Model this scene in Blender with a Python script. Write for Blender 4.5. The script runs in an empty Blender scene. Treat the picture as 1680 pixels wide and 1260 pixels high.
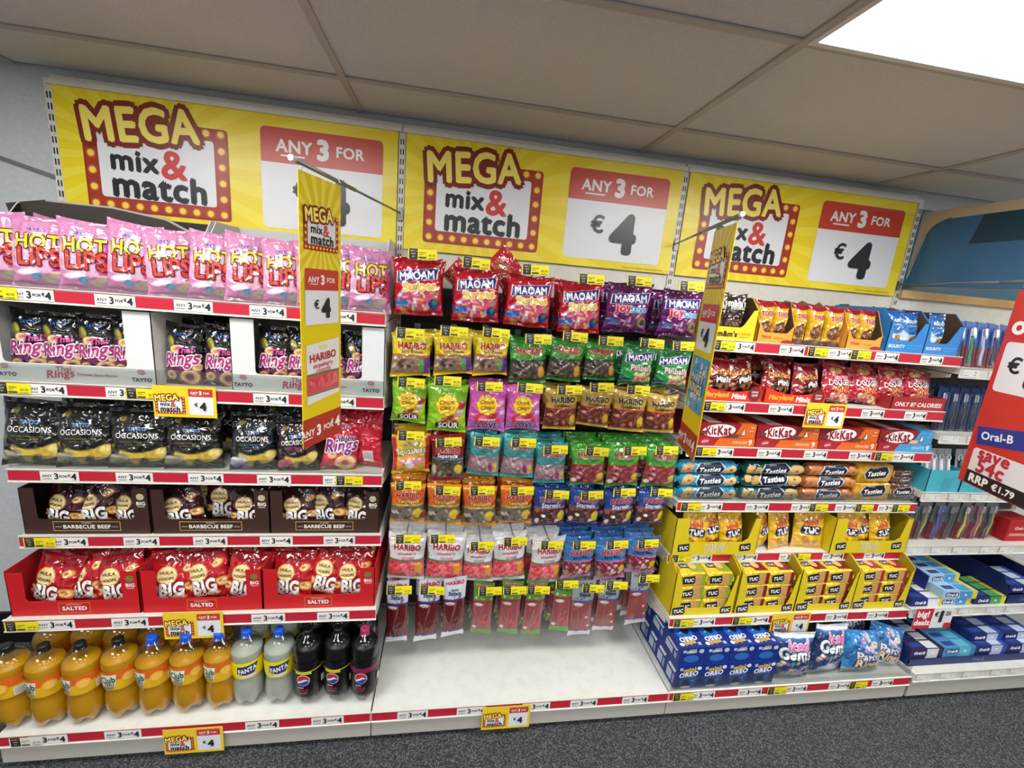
import bpy, math, random
import numpy as np
from mathutils import Matrix, Vector
from mathutils.geometry import tessellate_polygon

SC = bpy.context.scene
COL = SC.collection
R = math.radians
# ------------------------------------------------------------------ camera
cam = bpy.data.cameras.new('camera')
cam.sensor_width = 36.0
cam.lens = 15.271
cam.clip_start = 0.02
co = bpy.data.objects.new('camera', cam)
COL.objects.link(co)
rgt, upv, fwd = Vector((.9864, -.1419, .0834)), Vector((-.0501, .2236, .9734)), Vector((.1568, .9643, -.2134))
mm = Matrix((rgt.normalized(), upv.normalized(), (-fwd).normalized())).transposed().to_4x4()
mm.translation = Vector((1.4624, -1.9954, 1.803))
co.matrix_world = mm
SC.camera = co
# ------------------------------------------------------------------ world, exposure
W = bpy.data.worlds.new('shop_ambient')
SC.world = W
W.use_nodes = True
W.node_tree.nodes['Background'].inputs[0].default_value = (1, 1, .985, 1)
W.node_tree.nodes['Background'].inputs[1].default_value = .3
SC.view_settings.view_transform = 'Standard'
SC.view_settings.look = 'None'
SC.view_settings.gamma = 1
SC.view_settings.use_curve_mapping = False
SC.view_settings.exposure = 0.43
LIGHT = 12.0


# ------------------------------------------------------------------ materials
def lin(h):
    h = h.lstrip('#')
    o = []
    for i in (0, 2, 4):
        c = int(h[i:i + 2], 16) / 255
        o.append(c / 12.92 if c <= .04045 else ((c + .055) / 1.055) ** 2.4)
    return tuple(o) + (1.,)


def mat(name, col=None, rough=.5, metal=0., bump=None, coat=0., spec=.5, noise=None):
    m = bpy.data.materials.new(name)
    m.use_nodes = True
    nt = m.node_tree
    b = nt.nodes['Principled BSDF']
    b.inputs['Roughness'].default_value = rough
    b.inputs['Metallic'].default_value = metal
    b.inputs['Coat Weight'].default_value = coat
    b.inputs['Specular IOR Level'].default_value = spec
    if col is None:
        a = nt.nodes.new('ShaderNodeAttribute')
        a.attribute_name = 'Col'
        nt.links.new(a.outputs['Color'], b.inputs['Base Color'])
    else:
        b.inputs['Base Color'].default_value = lin(col)
    tc = nt.nodes.new('ShaderNodeTexCoord')
    if noise:
        c2, sc, lo, hi = noise
        n = nt.nodes.new('ShaderNodeTexNoise')
        n.inputs['Scale'].default_value = sc
        n.inputs['Detail'].default_value = 3
        r = nt.nodes.new('ShaderNodeValToRGB')
        r.color_ramp.elements[0].position = lo
        r.color_ramp.elements[1].position = hi
        r.color_ramp.elements[0].color = lin(col)
        r.color_ramp.elements[1].color = lin(c2)
        nt.links.new(tc.outputs['Object'], n.inputs['Vector'])
        nt.links.new(n.outputs['Fac'], r.inputs['Fac'])
        nt.links.new(r.outputs['Color'], b.inputs['Base Color'])
    if bump:
        sc, st, di = bump
        n = nt.nodes.new('ShaderNodeTexNoise')
        n.inputs['Scale'].default_value = sc
        n.inputs['Detail'].default_value = 2
        bp = nt.nodes.new('ShaderNodeBump')
        bp.inputs['Strength'].default_value = st
        bp.inputs['Distance'].default_value = di
        nt.links.new(tc.outputs['Object'], n.inputs['Vector'])
        nt.links.new(n.outputs['Fac'], bp.inputs['Height'])
        nt.links.new(bp.outputs['Normal'], b.inputs['Normal'])
    return m


def clear(name, tint, gl=.12, rough=.05):
    m = bpy.data.materials.new(name)
    m.use_nodes = True
    nt = m.node_tree
    nt.nodes.clear()
    o = nt.nodes.new('ShaderNodeOutputMaterial')
    t = nt.nodes.new('ShaderNodeBsdfTransparent')
    t.inputs[0].default_value = tint
    g = nt.nodes.new('ShaderNodeBsdfGlossy')
    g.inputs['Roughness'].default_value = rough
    lw = nt.nodes.new('ShaderNodeLayerWeight')
    lw.inputs[0].default_value = .5
    f = nt.nodes.new('ShaderNodeMath')
    f.operation = 'POWER'
    f.inputs[1].default_value = 4
    nt.links.new(lw.outputs['Facing'], f.inputs[0])
    ad = nt.nodes.new('ShaderNodeMath')
    ad.operation = 'ADD'
    ad.inputs[1].default_value = gl
    x = nt.nodes.new('ShaderNodeMixShader')
    nt.links.new(f.outputs[0], ad.inputs[0])
    nt.links.new(ad.outputs[0], x.inputs[0])
    nt.links.new(t.outputs[0], x.inputs[1])
    nt.links.new(g.outputs[0], x.inputs[2])
    nt.links.new(x.outputs[0], o.inputs[0])
    return m


def emit(name, c, s):
    m = bpy.data.materials.new(name)
    m.use_nodes = True
    nt = m.node_tree
    b = nt.nodes['Principled BSDF']
    b.inputs['Base Color'].default_value = (.9, .9, .9, 1)
    b.inputs['Emission Color'].default_value = c
    b.inputs['Emission Strength'].default_value = s
    return m


M = dict(
    gloss=mat('glossy_print', None, .3),
    card=mat('printed_card', None, .5),
    plastic=mat('coloured_plastic', None, .28),
    paper=mat('paper_print', None, .55),
    cream=mat('cream_shelf_metal', 'dfdcd2', .36, noise=('d9d6cb', 30, .4, .6)),
    base=mat('worn_base_shelf', 'dedfd8', .4, noise=('d4d5cd', 20, .45, .75)),
    plinth=mat('grey_plinth', 'b9b7ae', .45),
    dark=mat('charcoal_panel', '2b2a29', .6),
    black=mat('black_plastic', '0d0d0e', .4),
    wire=mat('chrome_wire', 'a9a8a4', .25, metal=.9),
    rod=mat('grey_rod', '8f8c86', .35, metal=.6),
    wall=mat('painted_wall', 'c8cecf', .7, noise=('c2c8ca', 60, .4, .6)),
    valance=mat('grey_valance', 'a8aaa8', .6),
    tile=mat('mineral_tile', 'e6e3de', .9, noise=('d8d5d0', 220, .35, .7), bump=(400, .25, .002)),
    bar=mat('grid_bar', 'c4bdb3', .6),
    clear=clear('clear_acrylic', (.9, .915, .905, 1), .13, .3),
    pet=clear('clear_bottle', (.97, .97, .96, 1), .055, .03),
    pack=clear('clear_blister', (.93, .95, .97, 1), .04, .15),
    led=emit('led_diffuser', (1, 1, .985, 1), LIGHT),
    wood=mat('light_wood_trim', 'cfa45f', .5, noise=('c2954f', 9, .4, .6)),
)


def carpet():
    m = bpy.data.materials.new('loop_carpet')
    m.use_nodes = True
    nt = m.node_tree
    b = nt.nodes['Principled BSDF']
    b.inputs['Roughness'].default_value = .95
    tc = nt.nodes.new('ShaderNodeTexCoord')
    v = nt.nodes.new('ShaderNodeTexVoronoi')
    v.inputs['Scale'].default_value = 250
    r = nt.nodes.new('ShaderNodeValToRGB')
    el = r.color_ramp.elements
    el[0].position, el[0].color = .25, lin('28292c')
    el[1].position, el[1].color = .9, lin('6a6b6e')
    e = el.new(.6)
    e.color = lin('3f4043')
    sp = nt.nodes.new('ShaderNodeSeparateColor')
    nt.links.new(tc.outputs['Object'], v.inputs['Vector'])
    nt.links.new(v.outputs['Color'], sp.inputs[0])
    nt.links.new(sp.outputs[0], r.inputs['Fac'])
    nt.links.new(r.outputs['Color'], b.inputs['Base Color'])
    bp = nt.nodes.new('ShaderNodeBump')
    bp.inputs['Strength'].default_value = .8
    bp.inputs['Distance'].default_value = .004
    nt.links.new(v.outputs['Distance'], bp.inputs['Height'])
    nt.links.new(bp.outputs['Normal'], b.inputs['Normal'])
    return m




def film(name, rough, vscale, vstr, coat):
    # printed plastic film: sharp-ridged crinkles as fine relief
    m = mat(name, None, rough, coat=coat)
    nt = m.node_tree
    b = nt.nodes['Principled BSDF']
    b.inputs['Coat Roughness'].default_value = .05
    tc = nt.nodes.new('ShaderNodeTexCoord')
    n = nt.nodes.new('ShaderNodeTexNoise')
    n.inputs['Scale'].default_value = 14
    mx = nt.nodes.new('ShaderNodeMixRGB')
    mx.blend_type = 'ADD'
    mx.inputs[0].default_value = .09
    v = nt.nodes.new('ShaderNodeTexVoronoi')
    v.inputs['Scale'].default_value = vscale
    bp = nt.nodes.new('ShaderNodeBump')
    bp.inputs['Strength'].default_value = vstr
    bp.inputs['Distance'].default_value = .012
    nt.links.new(tc.outputs['Object'], n.inputs['Vector'])
    nt.links.new(tc.outputs['Object'], mx.inputs[1])
    nt.links.new(n.outputs['Color'], mx.inputs[2])
    nt.links.new(mx.outputs[0], v.inputs['Vector'])
    nt.links.new(v.outputs['Distance'], bp.inputs['Height'])
    nt.links.new(bp.outputs['Normal'], b.inputs['Normal'])
    nt.links.new(bp.outputs['Normal'], b.inputs['Coat Normal'])
    return m


M['foil'] = film('printed_film', .15, 24, .8, 1.0)
M['softfilm'] = film('smooth_printed_film', .2, 20, .16, .6)
M['carpet'] = carpet()
M['bluewall'] = mat('blue_panel', '2f6a86', .5)
M['strip'] = mat('red_strip', 'c22138', .42)


# ------------------------------------------------------------------ objects
def link(o, parent=None, loc=(0, 0, 0), rot=(0, 0, 0)):
    COL.objects.link(o)
    o.location = loc
    o.rotation_euler = rot
    if parent:
        o.parent = parent
    return o


def ob(name, me, parent=None, loc=(0, 0, 0), rot=(0, 0, 0), **kw):
    o = link(bpy.data.objects.new(name, me), parent, loc, rot)
    for k, v in kw.items():
        o[k] = v
    return o


def thing(name, label, cat, loc=(0, 0, 0), rot=(0, 0, 0), group=None, me=None):
    o = ob(name, me, None, loc, rot, label=label, category=cat)
    if group:
        o['group'] = group
    return o


ORD = ['first', 'second', 'third', 'fourth', 'fifth', 'sixth', 'seventh', 'eighth', 'ninth', 'tenth', 'eleventh', 'twelfth', 'thirteenth', 'fourteenth']


def mk(V, F, C, m, smooth=False, corner=None):
    me = bpy.data.meshes.new('m')
    me.from_pydata([tuple(v) for v in V], [], F)
    if corner is None:
        ln = np.array([len(f) for f in F])
        corner = np.repeat(np.array(C, np.float32).reshape(-1, 4), ln, 0)
    a = me.color_attributes.new('Col', 'FLOAT_COLOR', 'CORNER')
    a.data.foreach_set('color', np.ascontiguousarray(corner, np.float32).ravel())
    me.materials.append(m if not isinstance(m, str) else M[m])
    if smooth:
        me.polygons.foreach_set('use_smooth', [True] * len(me.polygons))
    me.update()
    return me


class MB:
    def __init__(s):
        s.V, s.F, s.C = [], [], []

    def add(s, V, F, c):
        n = len(s.V)
        s.V += [tuple(v) for v in V]
        s.F += [tuple(i + n for i in f) for f in F]
        c = lin(c)
        s.C += [c] * len(F)
        return s

    def box(s, x0, y0, z0, x1, y1, z1, c='ffffff', top=None):
        V = [(x0, y0, z0), (x1, y0, z0), (x1, y1, z0), (x0, y1, z0), (x0, y0, z1), (x1, y0, z1), (x1, y1, z1), (x0, y1, z1)]
        return s.add(V, [(3, 2, 1, 0), (4, 5, 6, 7), (0, 1, 5, 4), (1, 2, 6, 5), (2, 3, 7, 6), (3, 0, 4, 7)], c)

    def rbox(s, x0, y0, z0, x1, y1, z1, r, c='ffffff', n=3):
        # rounded cuboid: rounded-rectangle section in xz, soft front/back rim
        rings = []
        for y, ins in ((y0, r * .8), (y0 + r * .25, r * .25), (y0 + r, 0), (y1 - r, 0), (y1 - r * .25, r * .25), (y1, r * .8)):
            ring = []
            for cx, cz, a0 in ((x1 - r, z1 - r, 0), (x0 + r, z1 - r, 90), (x0 + r, z0 + r, 180), (x1 - r, z0 + r, 270)):
                for k in range(n + 1):
                    a = R(a0 + 90 * k / n)
                    ring.append((cx + (r - ins) * math.cos(a), y, cz + (r - ins) * math.sin(a)))
            rings.append(ring)
        N = len(rings[0])
        V = [p for q in rings for p in q]
        F = []
        for j in range(len(rings) - 1):
            for i in range(N):
                i2 = (i + 1) % N
                F.append((j * N + i, (j + 1) * N + i, (j + 1) * N + i2, j * N + i2))
        F.append(tuple(range(N)))
        F.append(tuple(reversed(range((len(rings) - 1) * N, len(rings) * N))))
        return s.add(V, F, c)

    def prism(s, pts, axis, a, b, c='ffffff'):
        # polygon (list of 2d points) extruded along axis from a to b
        def p3(p, t):
            return {'x': (t, p[0], p[1]), 'y': (p[0], t, p[1]), 'z': (p[0], p[1], t)}[axis]
        n = len(pts)
        V = [p3(p, a) for p in pts] + [p3(p, b) for p in pts]
        F = []
        for t in tessellate_polygon([[Vector((p[0], p[1], 0)) for p in pts]]):
            F.append(tuple(t))
            F.append(tuple(i + n for i in reversed(t)))
        F += [(i, (i + 1) % n, (i + 1) % n + n, i + n) for i in range(n)]
        return s.add(V, F, c)

    def tube(s, pts, r, c='ffffff', n=8):
        pts = [Vector(p) for p in pts]
        V, F = [], []
        for i, p in enumerate(pts):
            d = (pts[min(i + 1, len(pts) - 1)] - pts[max(i - 1, 0)]).normalized()
            a = d.orthogonal().normalized() if i == 0 else (pa - d * pa.dot(d)).normalized()
            pa = a
            b = d.cross(a)
            for k in range(n):
                t = 2 * math.pi * k / n
                V.append(p + a * math.cos(t) * r + b * math.sin(t) * r)
        for i in range(len(pts) - 1):
            for k in range(n):
                k2 = (k + 1) % n
                F.append((i * n + k, i * n + k2, (i + 1) * n + k2, (i + 1) * n + k))
        F += [tuple(reversed(range(n))), tuple(range((len(pts) - 1) * n, len(pts) * n))]
        return s.add(V, F, c)

    def lathe(s, prof, c='ffffff', n=24, rf=None, cap=True):
        V, F = [], []
        for r, z in prof:
            for k in range(n):
                t = 2 * math.pi * k / n
                q = rf(r, z, t) if rf else (r, z)
                V.append((q[0] * math.cos(t), q[0] * math.sin(t), q[1]))
        for j in range(len(prof) - 1):
            for k in range(n):
                k2 = (k + 1) % n
                F.append((j * n + k, j * n + k2, (j + 1) * n + k2, (j + 1) * n + k))
        if cap:
            F += [tuple(reversed(range(n))), tuple(range((len(prof) - 1) * n, len(prof) * n))]
        return s.add(V, F, c)

    def mesh(s, m, smooth=False):
        return mk(s.V, s.F, s.C, m, smooth)


# ------------------------------------------------------------------ flat / wrapped print
_tx = {}


def traw(t, sp):
    k = (t, round(sp, 3))
    if k not in _tx:
        c = bpy.data.curves.new('t', 'FONT')
        c.body = t
        c.size = 1
        c.space_character = sp
        c.resolution_u = 3
        o = bpy.data.objects.new('t', c)
        me = bpy.data.meshes.new_from_object(o)
        V = np.array([(v.co.x, v.co.y) for v in me.vertices])
        F = [tuple(p.vertices) for p in me.polygons]
        bpy.data.objects.remove(o)
        bpy.data.curves.remove(c)
        bpy.data.meshes.remove(me)
        _tx[k] = (V, F)
    return _tx[k]


def flat(o=(0, 0, 0), ax=(1, 0, 0), az=(0, 0, 1)):
    o, ax, az = np.array(o, float), np.array(ax, float), np.array(az, float)
    n = np.cross(ax, az)
    return lambda x, y, e: o + np.outer(x, ax) + np.outer(y, az) + np.outer(e, n)


class FP:
    """layers of flat print; fn maps (x, y, height) arrays to local 3d points"""

    def __init__(s, fn=None, tess=None, step=.0003):
        s.fn, s.tess, s.step, s.e = fn or flat(), tess, step, .0004
        s.V, s.F, s.C = [], [], []

    def _add(s, V2, F, col, e=None):
        if e is None:
            e = s.e
            s.e += s.step
        if s.tess:
            V2 = [tuple(v) for v in V2]
            tr = []
            for f in F:
                for i in range(1, len(f) - 1):
                    tr.append((V2[f[0]], V2[f[i]], V2[f[i + 1]]))
            out = []
            while tr:
                a, b, c = tr.pop()
                d = [math.dist(a, b), math.dist(b, c), math.dist(c, a)]
                k = d.index(max(d))
                if d[k] < s.tess:
                    out.append((a, b, c))
                    continue
                if k == 1:
                    a, b, c = b, c, a
                elif k == 2:
                    a, b, c = c, a, b
                m_ = ((a[0] + b[0]) / 2, (a[1] + b[1]) / 2)
                tr += [(a, m_, c), (m_, b, c)]
            V2 = [p for t in out for p in t]
            F = [(i * 3, i * 3 + 1, i * 3 + 2) for i in range(len(out))]
        if not len(V2):
            return s
        A = np.array(V2, float)
        P = s.fn(A[:, 0], A[:, 1], np.full(len(A), e))
        n = len(s.V)
        s.V += [tuple(p) for p in P]
        s.F += [tuple(i + n for i in f) for f in F]
        s.C += [lin(col)] * len(F)
        return s

    def poly(s, pts, col, e=None):
        if s.tess or len(pts) > 4:
            F = [tuple(t) for t in tessellate_polygon([[Vector((p[0], p[1], 0)) for p in pts]])]
            # keep winding towards the viewer
            F = [f if (pts[f[1]][0] - pts[f[0]][0]) * (pts[f[2]][1] - pts[f[0]][1]) - (pts[f[1]][1] - pts[f[0]][1]) * (pts[f[2]][0] - pts[f[0]][0]) > 0 else f[::-1] for f in F]
        else:
            F = [tuple(range(len(pts)))]
        return s._add(pts, F, col, e)

    def rect(s, x0, y0, x1, y1, col, sk=0, e=None):
        return s.poly([(x0, y0), (x1, y0), (x1 + sk, y1), (x0 + sk, y1)], col, e)

    def rr(s, x0, y0, x1, y1, r, col, e=None, n=4):
        p = []
        for cx, cy, a0 in ((x1 - r, y0 + r, 270), (x1 - r, y1 - r, 0), (x0 + r, y1 - r, 90), (x0 + r, y0 + r, 180)):
            for k in range(n + 1):
                a = R(a0 + 90 * k / n)
                p.append((cx + r * math.cos(a), cy + r * math.sin(a)))
        return s.poly(p, col, e)

    def ell(s, cx, cy, rx, ry, col, ang=0, n=14, e=None):
        a = R(ang)
        p = []
        for k in range(n):
            t = 2 * math.pi * k / n
            x, y = rx * math.cos(t), ry * math.sin(t)
            p.append((cx + x * math.cos(a) - y * math.sin(a), cy + x * math.sin(a) + y * math.cos(a)))
        return s.poly(p, col, e)

    def text(s, t, cx, cy, w, col, out=None, ow=.06, bold=.02, hs=1., sh=0., rot=0., h=None, e=None):
        sp = 1 + 1.7 * bold
        V0, F = traw(t, sp)
        x0, x1 = V0[:, 0].min(), V0[:, 0].max()
        y0, y1 = V0[:, 1].min(), V0[:, 1].max()
        if h is not None and w is None:
            w = h / (y1 - y0) * (x1 - x0)
        k = w / (x1 - x0)
        ky = k * hs if h is None else h / (y1 - y0)
        a = R(rot)
        for c, bo in ([(out, bold + ow)] if out else []) + [(col, bold)]:
            V, rest = V0, bo
            sh8 = [(0, 0)] if rest < .012 else [(rest * math.cos(q), rest * math.sin(q)) for q in np.linspace(.39, .39 + 2 * math.pi, (5 if rest < .05 else 11))[:-1]]
            if rest > .05:
                sh8 += [(p * .5, q * .5) for p, q in sh8[::2]]
            if e is None:
                ee = s.e
                s.e += s.step + len(sh8) * 2.5e-5
            else:
                ee = e
            for k_, (dx, dy) in enumerate(sh8):
                X = (V[:, 0] + dx - (x0 + x1) / 2) * k
                Y = (V[:, 1] + dy - (y0 + y1) / 2) * ky
                X = X + Y * sh
                s._add(np.stack([cx + X * math.cos(a) - Y * math.sin(a), cy + X * math.sin(a) + Y * math.cos(a)], 1), F, c, ee + k_ * 2.5e-5)
        return s

    def mesh(s, m='card'):
        return mk(s.V, s.F, s.C, m)


# ------------------------------------------------------------------ painted art on a grid
class Art:
    def __init__(s, bg, back=None):
        s.bg, s.ops, s.back = bg, [], back or bg

    def R(s, x0, y0, x1, y1, c, sk=0.):
        s.ops.append(('r', x0, y0, x1, y1, sk, c))
        return s

    def E(s, cx, cy, rx, ry, c, ang=0, ring=None):
        s.ops.append(('e', cx, cy, rx, ry, R(ang), ring, c))
        return s

    def B(s, n, x0, y0, x1, y1, r0, r1, cols, seed=1, el=.7, hi=None, ring=None):
        rn = random.Random(seed)
        cols = cols.split()
        for i in range(n):
            r = rn.uniform(r0, r1)
            x, y, c, a = rn.uniform(x0, x1), rn.uniform(y0, y1), cols[i % len(cols)], rn.uniform(0, 180)
            s.E(x, y, r, r * el, c, a, ring)
            if hi:
                s.E(x - r * .25, y + r * .3, r * .35, r * .25, hi, a)
        return s

    def eval(s, X, Y, asp, aa):
        C = np.empty(X.shape + (4,), np.float32)
        C[:] = lin(s.bg)
        for o in s.ops:
            if o[0] == 'r':
                _, x0, y0, x1, y1, sk, c = o
                xs = X - sk * Y
                d = np.maximum(np.maximum(x0 - xs, xs - x1), np.maximum(y0 - Y, Y - y1) * asp)
            else:
                _, cx, cy, rx, ry, a, ring, c = o
                dx, dy = X - cx, (Y - cy) * asp
                p, q = dx * math.cos(a) + dy * math.sin(a), -dx * math.sin(a) + dy * math.cos(a)
                d = (np.sqrt((p / rx) ** 2 + (q / ry) ** 2) - 1) * min(rx, ry)
                if ring:
                    d = np.abs(d + ring) - ring
            k = np.clip(.5 - d / aa, 0, 1)[..., None]
            C = C * (1 - k) + np.array(lin(c), np.float32) * k
        return C


def bagfn(w, h, d, seed, wr, s0, s1, sag=.85):
    rn = random.Random(seed)
    lines = []
    for i in range(15):
        a = rn.uniform(0, math.pi)
        px, pv = rn.uniform(.1, .9), rn.uniform(.08, .92)
        lines.append((math.cos(a), math.sin(a), px * math.cos(a) + pv * math.sin(a), rn.uniform(-1, 1) * wr * 1.3, rn.uniform(.02, .06), px, pv, rn.uniform(.15, .4)))
    ph = [rn.uniform(0, 6.28) for _ in range(6)]

    def S(u, v, e, back=False):
        U = 2 * u - 1
        vv = np.clip((v - s0) / (1 - s0 - s1), 0, 1)
        pr = np.sin(np.pi * vv ** sag) ** .55
        ac = np.clip(1 - np.abs(U) ** 3, 0, 1) ** .7
        t = d / 2 * pr * ac
        for nx, nv, c, am, wd, px, pv, ln in lines:
            t = t + am * np.exp(-((nx * u + nv * v - c) / wd) ** 2 - ((u - px) ** 2 + (v - pv) ** 2) / ln ** 2) * pr * ac
        edge = np.exp(-vv / .12) + np.exp(-(1 - vv) / .12)
        t = t + wr * 1.1 * edge * (np.sin(17 * u + ph[0]) + .6 * np.sin(31 * u + ph[5])) * (1 - U ** 4) * np.clip(vv * 12, 0, 1) * np.clip((1 - vv) * 12, 0, 1)
        t = t + wr * .5 * np.sin(9 * u + ph[1]) * np.sin(7 * v + ph[2]) * pr * ac
        y = (np.maximum(t, 0) + .0007 if back else -t) + .0022 * np.sin(5 * u + ph[3]) * (1 - pr) * (1 + np.sin(3 * v))
        hw = w / 2 * (1 - .07 * pr + .018 * np.sin(7 * v + ph[2]) * pr)
        return np.stack([U * hw, y - e, v * h + (.004 * np.sin(4 * u + ph[4]) + wr * 1.6 * np.sign(v - .5) * (np.abs(U) ** 5 - .3)) * (np.abs(v - .5) * 2) ** 6], -1)
    return S


def grid(S, u0, u1, v0, v1, nx, ny, art, asp, back=False):
    u, v = np.meshgrid(np.linspace(u0, u1, nx + 1), np.linspace(v0, v1, ny + 1))
    P = S(u.ravel(), v.ravel(), np.zeros(u.size), back)
    ids = np.arange(u.size).reshape(u.shape)
    F = np.stack([ids[:-1, :-1], ids[:-1, 1:], ids[1:, 1:], ids[1:, :-1]], -1).reshape(-1, 4)
    if back:
        F = F[:, ::-1]
        C = np.tile(np.array(lin(art.back), np.float32), (u.size, 1))
    else:
        C = art.eval(u.ravel(), v.ravel(), asp, 1.3 / nx)
    return P, F, C


def gmesh(parts, m):
    Vs, Fs, Cs, n = [], [], [], 0
    for P, F, C in parts:
        Vs.append(P)
        Fs.append(F + n)
        Cs.append(C)
        n += len(P)
    V, F, C = np.concatenate(Vs), np.concatenate(Fs), np.concatenate(Cs)
    return mk(V.tolist(), F.tolist(), None, m, True, C[F.ravel()])


class Bag:
    """a printed pillow bag: pouch, two crimped seals, lettering"""

    def __init__(s, w, h, d, art, texts, seed=1, wr=.0025, s0=.05, s1=.06, nx=52, ny=64, m='foil', draw=None, sag=.85):
        s.w, s.h, s.d = w, h, d
        S = bagfn(w, h, d, seed, wr, s0, s1, sag)
        asp = h / w
        bk = lambda a, b, n: grid(S, 0, 1, a, b, 14, n, art, asp, True)
        s.pouch = gmesh([grid(S, 0, 1, s0, 1 - s1, nx, ny, art, asp), bk(s0, 1 - s1, 16)], m)
        s.top = gmesh([grid(S, 0, 1, 1 - s1, 1, nx // 2, 4, art, asp), bk(1 - s1, 1, 2)], m)
        s.bot = gmesh([grid(S, 0, 1, 0, s0, nx // 2, 4, art, asp), bk(0, s0, 2)], m)
        fp = FP(lambda x, y, e: S(x / w + .5, y / h, e), .008, .00035)
        fp.e = .0011
        for t in texts:
            kw = t[5] if len(t) > 5 else {}
            fp.text(t[0], (t[1] - .5) * w, t[2] * h, t[3] * w, t[4], **kw)
        if draw:
            draw(fp, w, h)
        s.let = fp.mesh(m) if fp.F else None

    def put(s, name, label, cat, x, yf, z, w=None, h=None, rot=(0, 0, 0), group=None):
        o = thing(name, label, cat, (x, yf + s.d / 2, z), rot, group)
        o.scale = ((w or s.w) / s.w, 1, (h or s.h) / s.h)
        ob('pouch', s.pouch, o)
        ob('top_seal', s.top, o)
        ob('bottom_seal', s.bot, o)
        if s.let:
            ob('lettering', s.let, o)
        return o


# ================================================================== the setting
def struct(name, me, loc=(0, 0, 0), **kw):
    return ob(name, me, None, loc, (0, 0, 0), kind='structure', **kw)


def bx(m, *a, smooth=False):
    return MB().box(*a).mesh(m)


struct('floor', bx('carpet', -3.2, -6.6, -.05, 6.6, .05, 0), label='dark grey flecked loop carpet floor')
struct('wall_back', bx('wall', -3.2, .035, 0, 6.6, .12, 2.6), label='pale grey painted wall behind the shelving')
struct('baseboard_back', bx('black', -3.2, .022, 0, -.02, .0345, .16), label='black skirting along the pale wall')
tr = MB().prism([(-.75, 2.262), (-.03, 2.064), (-.03, 2.078), (-.75, 2.276)], 'y', .024, .0345, '77787a')
struct('trim_1', tr.mesh('plastic'), label='thin grey strip slanting down the left wall')
# ceiling: grid bars with a tile in every bay of the grid
ZC, GX, GY = 2.44, 1.08 - 4 * 1.204, -.285
ceil = struct('ceiling', bx('dark', -3.8, -6.4, ZC + .05, 6.8, .03, ZC + .07), label='suspended ceiling of pale mineral tiles in a metal grid')
tile_f = MB().box(-.595, -.2975, .006, .595, .2975, .02).mesh('tile')
tile_s = MB().box(-.595, -.14, .006, .595, .14, .02).mesh('tile')
LIGHTS = [(4, 1), (2, 1), (6, 1), (3, 4), (5, 4), (1, 4), (4, 7), (2, 7), (6, 7)]
NX, NY = 8, 10
for i in range(NX):
    cx = GX + (i + .5) * 1.204 + 1.204 * 0
    ob('ceiling_tile', tile_s, ceil, (cx, (GY + .02) / 2 + .002, ZC))
    for j in range(NY):
        if (i - 1, j) in [(a, b) for a, b in LIGHTS]:
            continue
        ob('ceiling_tile', tile_f, ceil, (cx, GY - (j + .5) * .61, ZC))
bar_x = MB().box(0, -.012, 0, NX * 1.204, .012, .005).box(0, -.002, .005, NX * 1.204, .002, .03).mesh('bar')
bar_y = MB().box(-.012, GY - NY * .61, 0, .012, .02, .0052).box(-.002, GY - NY * .61, .005, .002, .02, .03).mesh('bar')
for j in range(NY + 1):
    ob('grid_bar', bar_x, ceil, (GX, GY - j * .61, ZC - .0005))
for i in range(NX + 1):
    ob('grid_bar', bar_y, ceil, (GX + i * 1.204, 0, ZC - .001))
fr = MB()
for a in (-1, 1):
    fr.box(-.596, a * .291 - .008, -.004, .596, a * .291 + .008, .018, 'e8e8e6')
    fr.box(a * .588 - .008, -.283, -.004, a * .588 + .008, .283, .018, 'e8e8e6')
fr = fr.mesh('plastic')
dif = MB().box(-.58, -.283, 0, .58, .283, .012, 'ffffff').mesh('led')
for k, (i, j) in enumerate(LIGHTS):
    lab = 'bright white LED panel set in the ceiling, upper right corner' if k == 0 else \
        'square-edged LED ceiling panel out of view, ' + ORD[k] + ' of the shop lights'
    t = thing('ceiling_light', lab, 'ceiling light', (GX + (i + 1.5) * 1.204, GY - (j + .5) * .61, ZC), group='LED panels in the ceiling')
    ob('frame', fr, t)
    ob('diffuser', dif, t)


# ================================================================== promotional print
def clip_poly(p, x0, y0, x1, y1):
    for ax, lim, sg in ((0, x0, 1), (0, x1, -1), (1, y0, 1), (1, y1, -1)):
        q = []
        for i in range(len(p)):
            a, b = p[i - 1], p[i]
            da, db = (a[ax] - lim) * sg, (b[ax] - lim) * sg
            if (da >= 0) != (db >= 0):
                t = da / (da - db)
                q.append((a[0] + (b[0] - a[0]) * t, a[1] + (b[1] - a[1]) * t))
            if db >= 0:
                q.append(b)
        p = q
        if not p:
            return p
    return p


def rays(f, x0, y0, x1, y1, cx, cy, n, col, rad):
    e = f.e
    for k in range(n):
        a, b = 2 * math.pi * k / n, 2 * math.pi * (k + .45) / n
        p = clip_poly([(cx, cy), (cx + rad * math.cos(a), cy + rad * math.sin(a)), (cx + rad * math.cos(b), cy + rad * math.sin(b))], x0, y0, x1, y1)
        if len(p) > 2:
            f.poly(p, col, e)
    f.e += f.step


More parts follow.
